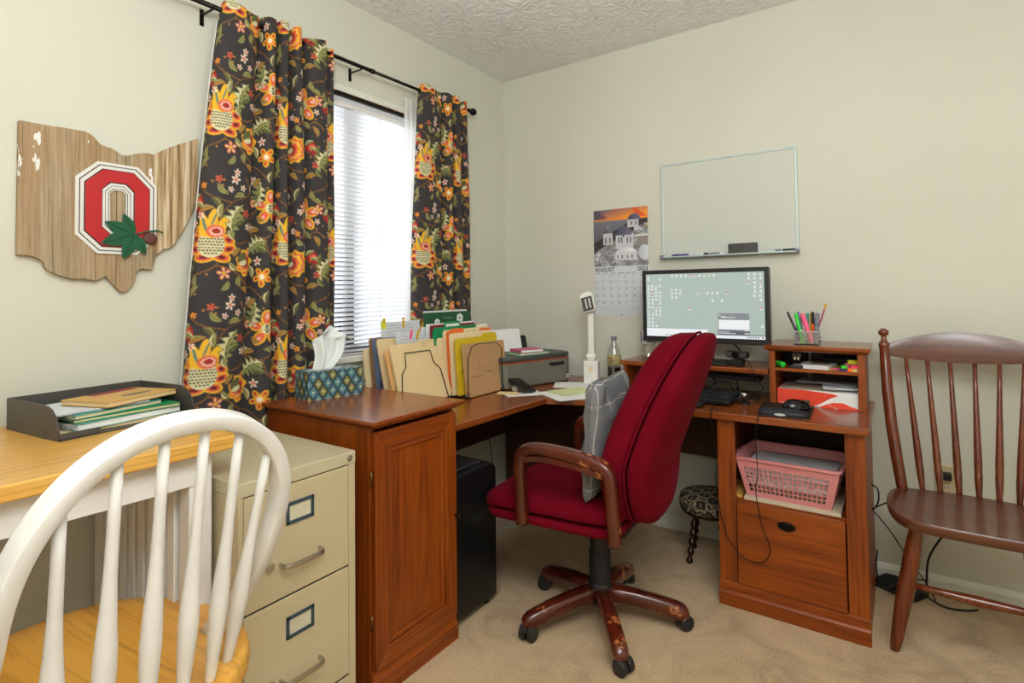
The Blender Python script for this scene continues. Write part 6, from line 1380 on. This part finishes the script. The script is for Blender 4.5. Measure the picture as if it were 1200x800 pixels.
# ================================================================ CHAIRS
def build_office_chair():
    r = thing('office_chair', 'burgundy upholstered swivel chair with worn mahogany arms and five-star base', 'chair', (1.025, -.880, 0), D2R(5))
    # --- base
    hub = MB().lathe([(.0005, .062), (.036, .062), (.042, .075), (.042, .13), (.036, .140), (.0005, .140)], 28).build('hub', 'black', r, True, auto=35)
    MB().lathe([(.0005, .13), (.0375, .13), (.0375, .245), (.034, .25), (.0005, .25)], 28).build('column_sleeve', 'blackm', r, True, auto=35)
    MB().lathe([(.0005, .245), (.0335, .245), (.0335, .345), (.0005, .345)], 28).build('gas_column', 'black', r, True, auto=35)
    MB().prism([(-.11, .335), (.12, .335), (.14, .375), (-.13, .375)], -.08, .08, 'y').build('seat_mechanism', 'blackm', r, bevel=.004)
    for a in (16.5, 88, 159, 232, 303.5):
        A = D2R(a); c, s = math.cos(A), math.sin(A); side = Vector((-s, c, 0))
        prof = [(.02, .126, .029), (.06, .126, .0285), (.12, .120, .028), (.19, .108, .0275), (.25, .094, .027), (.278, .086, .026), (.292, .076, .020), (.300, .064, .014)]
        vs = []; fs = []; n = 12
        for (d, z, w_) in prof:
            zb_ = .058 if d > .28 else .072 - .0 * d; zb_ = min(zb_, z - .006) if d < .27 else .050
            zb_ = z - .055 if d < .26 else .034 + .012 * (d > .28)
            for k in range(n):
                t = 2 * PI * k / n; x = math.copysign(abs(math.cos(t)) ** .5, math.cos(t)); y = math.copysign(abs(math.sin(t)) ** .6, math.sin(t))
                vs.append(Vector((c * d, s * d, (z + zb_) / 2 + y * (z - zb_) / 2)) + side * (x * w_ * (1 - .12 * (y > 0) * y)))
        for i in range(len(prof) - 1):
            for k in range(n): fs.append((i * n + k, i * n + (k + 1) % n, (i + 1) * n + (k + 1) % n, (i + 1) * n + k))
        fs += [tuple(range(n - 1, -1, -1)), tuple((len(prof) - 1) * n + k for k in range(n))]
        MB().add(vs, fs).build('base_leg', 'mahogany', r, True)
        # castor
        q = thing_part('castor', r); q.location = (c * .272, s * .272, 0); q.rotation_euler = (0, 0, A + D2R(35))
        MB().tube([(0, 0, .030), (0, 0, .054)], .007, 10).build('stem', 'black', q, True)
        for y in (-.0155, .0155):
            mx = Matrix.Translation((.012, y, .0265)) @ Matrix.Rotation(PI / 2, 4, 'X')
            MB().lathe([(.0005, -.0105), (.022, -.0105), (.0262, -.006), (.0262, .006), (.022, .0105), (.0005, .0105)], 26, mx).build('wheel', 'castor', q, True, auto=40)
        MB().prism([(.012 + .0285 * math.cos(t), .0265 + .0285 * math.sin(t)) for t in np.linspace(D2R(20), D2R(190), 12)] + [(-.010, .030)], -.004, .004, 'y').build('hood', 'castor', q)
    # --- seat
    W2 = .222; out = rrect(-.372, -W2, .145, W2, .085, 9); out = [(x, y * (1 - .05 * (x + .37))) for x, y in out]
    def sm(a, b, c): return (a, b, .432 + c - (.020 * max(0, (-a - .22) / .15) ** 2))
    MB().puff(out, .052, .030, sm, p=3.0, rings=12).build('seat_cushion', 'burgundy', r, True)
    MB().puff([(x * .985, y * .985) for x, y in out], .020, .020, lambda a, b, c: (a, b, .389 + c), p=5, rings=8).build('seat_pan', 'burgundy', r, True)
    # --- back
    n = 64; out = []
    for k in range(n):
        t = 2 * PI * k / n; cc, ss = math.cos(t), math.sin(t); b = math.copysign(abs(ss) ** .86, ss); a = math.copysign(abs(cc) ** (.64 if ss > 0 else .5), cc)
        hh = (b + 1) / 2; wd = .222 * (1 - .17 * max(0, hh - .45) ** 1.4 / .55 ** 1.4); out.append((a * wd, .405 + hh * .615))
    def spine(z): return .158 + .012 * (z - .4) / .2 + .355 * max(0, z - .60) ** 1.1
    def bm(off):
        def f(a, b, c): return (spine(b) + off + c - .55 * a * a, a, b)
        return f
    MB().puff(out, .062, .018, bm(.040), p=3.8, rings=14).build('back_shell', 'burgundy', r, True)
    MB().puff([(a * .995, .712 + (b - .712) * .995) for a, b in out], .020, .090, bm(.002), p=4.6, rings=14).build('back_cushion', 'burgundy', r, True)
    MB().tube([Vector(bm(.022)(a * 1.0, .712 + (b - .712) * 1.0, 0)) for a, b in out + out[:1]], .0042, 6, False).build('piping', 'burgundy', r, True)
    # --- arms
    for s in (-1, 1):
        y = s * .248; path = catmull([(-.172, y, .392), (-.176, y, .50), (-.178, y, .585), (-.168, y, .625), (-.135, y, .644), (-.06, y, .646), (.03, y, .637), (.095, y, .624), (.128, y, .604), (.138, y, .56), (.143, y, .47), (.148, y, .385)], 5)
        vs = []; fs = []; n = 16; N = len(path)
        for i, p in enumerate(path):
            t = (path[min(i + 1, N - 1)] - path[max(i - 1, 0)]).normalized(); b = Vector((0, 1, 0)); nn = t.cross(b).normalized()
            for k in range(n):
                a = 2 * PI * k / n; c, q = math.cos(a), math.sin(a); vs.append(p + b * (.0235 * math.copysign(abs(c) ** .6, c)) + nn * (.0195 * math.copysign(abs(q) ** .6, q)))
        for i in range(N - 1):
            for k in range(n): fs.append((i * n + k, i * n + (k + 1) % n, (i + 1) * n + (k + 1) % n, (i + 1) * n + k))
        fs += [tuple(range(n - 1, -1, -1)), tuple((N - 1) * n + k for k in range(n))]
        arm = MB().add(vs, fs).build('armrest', 'mahogany', r, True)
        pth = catmull([(-.158, y, .606), (-.10, y, .617), (.0, y, .612), (.122, y, .592)], 5); MB().rectsweep(pth, (0, 1, 0), .024, .034).build('under_rail', 'mahogany', arm, True, auto=40)
build_office_chair()

def build_pillow():
    r = thing('pillow', 'grey pillow with white windowpane checks, stuffed between seat and backrest', 'pillow', (1.070, -.905, .672), rot=(D2R(1), D2R(5), D2R(7)))
    n = 200; out = []
    for k in range(n):
        t = 2 * PI * k / n; c, s = math.cos(t), math.sin(t); e = .22; x = math.copysign(abs(c) ** e, c); y = math.copysign(abs(s) ** e, s)
        f = 1 - .05 * (1 - abs(math.sin(2 * t)) ** .5); out.append((.180 * x * f, .198 * y * f))
    def fm(a, b, c):
        wr = .0065 * math.sin(b * 46 + a * 14 + math.sin(a * 30) * 1.2) * min(1, abs(c) * 30) + .005 * math.sin(a * 60 + b * 31 + 2 * math.sin(b * 22)) * min(1, abs(c) * 30)
        return (c + wr * (1 if c > 0 else -1) * .8, a + .004 * math.sin(b * 40), b + .004 * math.sin(a * 38))
    m = MB(); m.puff(out, .050, .055, fm, p=2.0, rings=70)
    o = m.build('cover', 'plaid', r, True); v = np.array([p.co[:] for p in o.data.vertices]); C = np.zeros((len(v), 3), np.float32); C[:] = lin((116, 118, 121))
    Y, Z = v[:, 1], v[:, 2]
    for A in ((Y + .02) / .072, (Z + .015) / .068): d = np.abs(A - np.round(A)); C[d < .015] = lin((206, 198, 188))
    setcol(o, C)
    MB().tube([Vector(fm(a * 1.005, b * 1.005, 0)) for a, b in out + out[:1]], .0035, 6, False).build('seam', 'greycloth', r, True)
M['greycloth'] = plain('grey_seam_cloth', rgb(112, 114, 118), .9)
build_pillow()

def build_brown_chair():
    cx, cy = 2.096, -.42
    r = thing('brown_chair', 'dark brown spindle-back wooden chair against the wall at the right edge', 'chair', (cx, cy, 0))
    L = lambda x, y, z: (x - cx, y - cy, z)
    half = [(0, -.612), (.075, -.611), (.135, -.606), (.172, -.592), (.200, -.56), (.222, -.50), (.229, -.44), (.228, -.38), (.222, -.325), (.210, -.295), (.185, -.272), (.14, -.256), (.07, -.246), (0, -.243)]
    o = [(x, y - cy) for x, y in half] + [(-x, y - cy) for x, y in half[-2:0:-1]]
    o = [(p.x, p.y) for p in catmull([(a, b, 0) for a, b in o + o[:1]], 3)][:-1]
    n = len(o); vs = []; fs = []
    for q, z in ((.93, .418), (.975, .420), (.99, .428), (1.0, .438), (1.0, .447), (.985, .4515), (.94, .4505), (.7, .445), (.35, .442)):
        vs += [(x * q, (y - .0) * q, z) for x, y in o]
    R_ = 9
    for i in range(R_ - 1):
        for k in range(n): fs.append((i * n + k, i * n + (k + 1) % n, (i + 1) * n + (k + 1) % n, (i + 1) * n + k))
    fs += [tuple(range(n - 1, -1, -1)), tuple((R_ - 1) * n + k for k in range(n))]
    MB().add(vs, fs).build('seat', 'walnut_x', r, True, auto=50)
    for s in (-1, 1):
        A = Vector((s * .184, -.278 - cy, .440)); B = Vector((s * .229, -.165 - cy, 1.005)); D = B - A; bow = Vector((s * .010, .0, 0))
        pts = []; rr = []
        for q, rad in ((0, .0165), (.06, .0175), (.2, .0185), (.4, .0185), (.6, .018), (.8, .0165), (.875, .016), (.885, .018), (.90, .0185), (.91, .016), (.925, .010), (.945, .0085), (.955, .010), (.962, .0165), (.978, .0175), (.988, .016), (.992, .011), (1.0, .009)):
            pts.append(A + D * q + bow * math.sin(q * PI)); rr.append(rad)
        MB().tube(pts, rr, 18).build('back_post', 'walnut_z', r, True)
    # crest rail
    def crest(u, v):
        x = -.215 + .43 * u; t = 2 * u - 1; zt = .952 + .043 * (1 - abs(t) ** 2.1); zb_ = .906 - .018 * (1 - t * t); return x, zb_ + (zt - zb_) * v, (-.178 - cy) + .030 * (1 - t * t) + (v - .5) * .012
    vs = []; fs = []; nu, nv = 36, 5
    for side in (0, 1):
        for j in range(nv):
            for i in range(nu):
                x, z, y = crest(i / (nu - 1), j / (nv - 1)); vs.append((x, y + (.010 if side else -.010) * (1 - .25 * abs(2 * j / (nv - 1) - 1) ** 4), z))
    K = nu * nv
    for j in range(nv - 1):
        for i in range(nu - 1): a = j * nu + i; fs.append((a, a + 1, a + nu + 1, a + nu)); fs.append((K + a, K + a + nu, K + a + nu + 1, K + a + 1))
    for i in range(nu - 1): fs.append((i, K + i, K + i + 1, i + 1)); a = (nv - 1) * nu + i; fs.append((a, a + 1, K + a + 1, K + a))
    for j in range(nv - 1): a = j * nu; fs.append((a, a + nu, K + a + nu, K + a)); a += nu - 1; fs.append((a, K + a, K + a + nu, a + nu))
    MB().add(vs, fs).build('crest_rail', 'walnut_x', r, True, auto=50)
    for b, t in ((-.127, -.163), (-.077, -.100), (-.026, -.034), (.026, .034), (.077, .100), (.127, .163)):
        A = Vector((b, -.252 - cy, .445)); q_ = 1 - (t / .215) ** 2; B = Vector((t, -.184 - cy + .030 * q_, .912 - .02 * q_)); pts = []; rr = []
        for q, rad in ((0, .0078), (.05, .009), (.10, .0105), (.175, .0118), (.185, .0105), (.195, .0118), (.205, .0105), (.215, .0118), (.225, .0105), (.235, .0118), (.30, .0112), (.5, .0095), (.8, .0072), (1, .0066)):
            pts.append(A.lerp(B, q)); rr.append(rad)
        MB().tube(pts, rr, 12).build('spindle', 'walnut_z', r, True)
    def leg(A, B):
        pts = []; rr = []
        for q, rad in ((0, .0185), (.1, .0200), (.25, .0225), (.33, .0235), (.345, .0215), (.36, .0235), (.375, .0215), (.39, .0235), (.405, .0215), (.42, .0235), (.52, .0235), (.7, .0215), (.9, .0175), (.97, .0150), (1, .0125)):
            pts.append(A.lerp(B, q)); rr.append(rad)
        MB().tube(pts, rr, 16).build('leg', 'walnut_z', r, True)
    for s in (-1, 1):
        leg(Vector(L(cx + s * .146, -.505, .425)), Vector(L(cx + s * .218, -.488 - .02, .0))); leg(Vector(L(cx + s * .135, -.315, .425)), Vector(L(cx + s * .185, -.185, .0)))
        MB().tube([L(cx + s * .175, -.495, .155), L(cx + s * .168, -.37, .15), L(cx + s * .165, -.245, .155)], [.008, .013, .008], 12).build('stretcher', 'walnut_z', r, True)
    MB().tube([L(cx + s_ * .172, -.50, z) for s_, z in ((-1, .215), (-.5, .214), (0, .213), (.5, .214), (1, .215))], [.009, .012, .0165, .012, .009], 14).build('stretcher', 'walnut_z', r, True)
build_brown_chair()

# ================================================================ ON THE BACK WALL
def build_whiteboard():
    x0, x1, z0, z1 = .964, 1.571, 1.321, 1.781
    r = thing('whiteboard', 'blank whiteboard with thin aluminium frame hanging on the wall above the monitor', 'whiteboard', ((x0 + x1) / 2, 0, z0)); w2 = (x1 - x0) / 2; h = z1 - z0
    box('writing_surface', (-w2 + .008, -.012, .008), (w2 - .008, -.003, h - .008), 'wb', r)
    f = .010
    for n, a, b in (('frame_rail', (-w2, -.016, 0), (w2, -.002, f)), ('frame_rail', (-w2, -.016, h - f), (w2, -.002, h)), ('frame_rail', (-w2, -.016, f), (-w2 + f, -.002, h - f)), ('frame_rail', (w2 - f, -.016, f), (w2, -.002, h - f))): box(n, a, b, 'alu', r, .0015)
    box('pen_tray', (-w2, -.048, -.006), (w2, -.014, -.002), 'alu', r, .001); box('tray_lip', (-w2, -.048, -.006), (w2, -.045, .003), 'alu', r, .001)
    for s in (-1, 1): box('corner_cap', (s * (w2 + .001) - (.014 if s > 0 else 0), -.0495, -.008), (s * (w2 + .001) + (0 if s > 0 else .014), -.001, .010), 'greyp', r, .002)
    box('brand_strip', (w2 - .10, -.0165, h - .008), (w2 - .055, -.016, h - .003), 'paper2', r)
    zt = z0 - .002
    e = thing('eraser', 'dark grey felt eraser standing on the whiteboard tray', 'eraser', (1.345, -.030, zt)); MB().prism(rrect(-.062, .001, .062, .050, .006, 3), -.012, .004, 'y').build('felt', 'felt', e, bevel=.002); MB().prism(rrect(-.062, .001, .062, .050, .006, 3), .004, .014, 'y').build('holder', 'paper2', e, bevel=.001)
    for nm, lb, xa, xb, body, cap in (('marker', 'short purple marker at the left end of the whiteboard tray', 1.020, 1.052, 'inkb', 'inkb'), ('marker', 'white marker with purple print, second on the whiteboard tray', 1.055, 1.125, 'inkb', 'paper2'), ('marker', 'white marker with black cap in the middle of the whiteboard tray', 1.135, 1.190, 'paper2', 'blackm'),
                                      ('marker', 'white marker with grey stripes just left of the eraser', 1.197, 1.268, 'greyp', 'paper2'), ('marker', 'slim grey marker right of the eraser', 1.440, 1.500, 'alu', 'greyp'), ('marker', 'black marker at the right end of the whiteboard tray', 1.508, 1.560, 'blackm', 'blackm')):
        m = thing(nm, lb, 'marker', ((xa + xb) / 2, -.030, zt + .0075)); h2 = (xb - xa) / 2
        MB().tube([(-h2, 0, 0), (h2 * .3, 0, 0)], .0072, 12).build('barrel', body, m, True, auto=40); MB().tube([(h2 * .3, 0, 0), (h2, 0, 0)], .0078, 12).build('cap', cap, m, True, auto=40)
build_whiteboard()

def build_calendar():
    x0, x1, z0, z1 = .588, .889, 1.030, 1.588; zm = 1.289
    r = thing('wall_calendar', 'wall calendar open at August 2023 with a sunset photo of a white domed town', 'calendar', ((x0 + x1) / 2, 0, z0)); w2 = (x1 - x0) / 2; h = z1 - z0; hm = zm - z0
    box('page', (-w2, -.0035, 0), (w2, -.001, hm), 'paper2', r); box('lower_pages', (-w2 + .001, -.001, -.003), (w2 + .001, -.0003, hm), 'paper', r)
    nx, nz = 190, 190; PW, PH = 2 * w2, h - hm
    m = MB(); m.grid(lambda u, v: (-w2 + PW * u, -.0045 - .003 * math.sin(v * PI), hm + PH * v), nx, nz); o = m.build('photo_page', 'calprint', r, True)
    U, V = np.meshgrid(np.linspace(0, 1, nx), np.linspace(0, 1, nz)); U = U.ravel(); V = V.ravel(); C = np.zeros((len(U), 3), np.float32); rn = np.random.RandomState(4)
    def nz_(s, k=0): return .5 + .25 * (np.sin(U * s + k + 2.1 * np.sin(V * s * .7 + k)) + np.sin(V * s * 1.3 + k * 2 + 1.7 * np.sin(U * s * .9)))
    def mixc(a, b, t): t = np.clip(t, 0, 1)[:, None]; return lin(a) * (1 - t) + lin(b) * t
    C[:] = mixc((250, 150, 40), (120, 96, 110), (V - .80) * 4 + (0.5 - U) * .9); k = nz_(9, 1) * (V > .84); C = np.where((k > .62)[:, None], mixc((226, 92, 40), (90, 78, 96), (.6 - U) * 2), C)
    sea = V < .80 - .0 * U; C[sea] = mixc((74, 70, 84), (128, 128, 134), (V * 1.2 - .2))[sea]
    ridge = V < .40 + .50 * U + .03 * nz_(40); C[ridge & sea] = mixc((44, 42, 44), (72, 64, 58), nz_(60, 2))[ridge & sea]
    def rect(a, b, c, d, col, sh=None):
        q = (U > a) & (U < c) & (V > b) & (V < d); C[q] = lin(col)
    def dome(cx, cz, rx, rz, col, full=False):
        q = (((U - cx) / rx) ** 2 + ((V - cz) / rz) ** 2 < 1) & (full | (V > cz)); C[q] = mixc(col, tuple(min(255, x + 40) for x in col), (U - cx) / rx * .5 + .4)[q]
    town = V < .22 + .48 * U ** .8 * 1.0 - .0; C[town & ridge] = mixc((120, 118, 122), (176, 174, 178), nz_(24, 4))[town & ridge]
    for kk in range(150):
        a = rn.rand(); b = rn.rand() * (.18 + .58 * a); s = .02 + .05 * rn.rand(); g = int(110 + 110 * rn.rand()); rect(a, b, a + s, b + s * .8, (g, g, g + 6)); 
        if rn.rand() < .5: rect(a + s * .3, b + s * .2, a + s * .5, b + s * .5, (40, 40, 48))
        if rn.rand() < .12: rect(a, b, a + s * .8, b + s * .3, (150, 60, 60) if rn.rand() < .5 else (190, 140, 60))
    rect(.18, .38, .36, .58, (198, 198, 202)); rect(.42, .30, .74, .54, (206, 206, 210)); dome(.57, .53, .145, .155, (74, 76, 98)); dome(.27, .58, .075, .09, (84, 86, 108)); rect(.265, .66, .28, .72, (200, 200, 204)); rect(.64, .66, .84, .80, (200, 198, 200)); dome(.76, .79, .115, .10, (70, 72, 96)); rect(.55, .60 - .1, .58, .53, (60, 60, 70))
    for a in (.22, .30, .47, .52, .62, .68): rect(a, .40, a + .022, .50, (58, 58, 70))
    for a in (.70, .78): rect(a, .70, a + .02, .76, (60, 60, 72))
    rect(.80, .34, 1, .50, (150, 140, 132)); rect(.80, .50, 1, .53, (226, 224, 222)); dome(.93, .22, .10, .13, (196, 198, 206), True); rect(.40, .10, .80, .24, (214, 214, 218)); dome(.60, .24, .18, .08, (208, 208, 212))
    for a in (.44, .52, .62, .70): rect(a, .13, a + .02, .19, (80, 80, 90))
    setcol(o, C)
    P = lambda x, z, d=-.0037: Matrix(((1, 0, 0, x), (0, 0, -1, d), (0, 1, 0, z), (0, 0, 0, 1)))
    m = MB(); text(m, 'AUGUST', .0285, P(-w2 + .003, hm - .026)); text(m, '2023', .0285, P(w2 - .003, hm - .026), 'RIGHT'); m.build('heading', 'ink', r)['kind'] = 'stuff'
    m = MB(); cw = (2 * w2 - .008) / 7; gx = -w2 + .004; gz = hm - .040; ch = .0355
    for i in range(8): m.box((gx + i * cw - .0003, -.0037, gz - 5 * ch), (gx + i * cw + .0003, -.0035, gz))
    for j in range(6): m.box((gx, -.0037, gz - j * ch - .0003), (gx + 7 * cw, -.0035, gz - j * ch + .0003))
    for j in range(3): m.box((-w2 + .045, -.0037, .012 + j * .011), (w2 - .01, -.0035, .0125 + j * .011))
    m.build('grid_lines', 'inkg', r)['kind'] = 'stuff'
    m = MB()
    for i, d in enumerate(('SUNDAY', 'MONDAY', 'TUESDAY', 'WEDNESDAY', 'THURSDAY', 'FRIDAY', 'SATURDAY')): text(m, d, .0058, P(gx + i * cw + .004, gz + .003))
    for d in range(1, 32):
        k = d + 1; i, j = k % 7, k // 7; text(m, str(d), .0105, P(gx + i * cw + .004, gz - j * ch - .012))
    m.build('dates', 'ink', r)['kind'] = 'stuff'
    MB().tube([(0, -.0038, .006), (0, -.0052, .006)], .0035, 12).build('hang_hole', 'ink', r)
build_calendar()

# added glowing ceiling fixture, unseen behind the camera, to brighten the room
r_ = thing('added_ceiling_light', 'round frosted ceiling light added unseen behind the camera to brighten the room', 'ceiling light', (2.0, -3.05, H - .0)); MB().lathe([(.0005, -.02), (.15, -.02), (.155, -.01), (.15, 0), (.0005, 0)], 32).build('fixture_ring', 'chrome', r_, True, auto=40)
t_ = NT('added_lamp_glow'); t_.base((.9, .9, .88, 1)); t_.b.inputs['Emission Color'].default_value = (1, .95, .86, 1); t_.b.inputs['Emission Strength'].default_value = 3
MB().lathe([(.0005, -.085), (.05, -.080), (.10, -.062), (.135, -.035), (.14, -.02), (.0005, -.02)], 32).build('glass_bowl', t_.m, r_, True)

# repeats of a kind carry one group phrase
for o in list(scene.objects):
    if o.parent is None and 'label' in o:
        nm = o.name.split('.')[0]
        g = {'pen': 'pens and markers in the clear pen holder', 'marker': 'markers on the whiteboard tray', 'sticky_pad': 'sticky note blocks on the hutch shelf', 'sticky_flag': 'sticky flags on the note cards',
             'note_card': 'handwritten note cards in the left sorter', 'manila_folder': 'manila folders in the wire sorters', 'green_folder': 'green folders in the right wire sorter', 'power_cable': 'black cables on the floor and wall by the brown chair',
             'wire_file_sorter': 'wire file sorters on the desk return', 'curtain': 'floral curtain panels', 'paper_stack': 'papers in the pink basket', 'spiral_notebook': 'notebooks in the letter tray', 'white_document': 'white documents in the right sorter'}.get(nm)
        if g: o['group'] = g
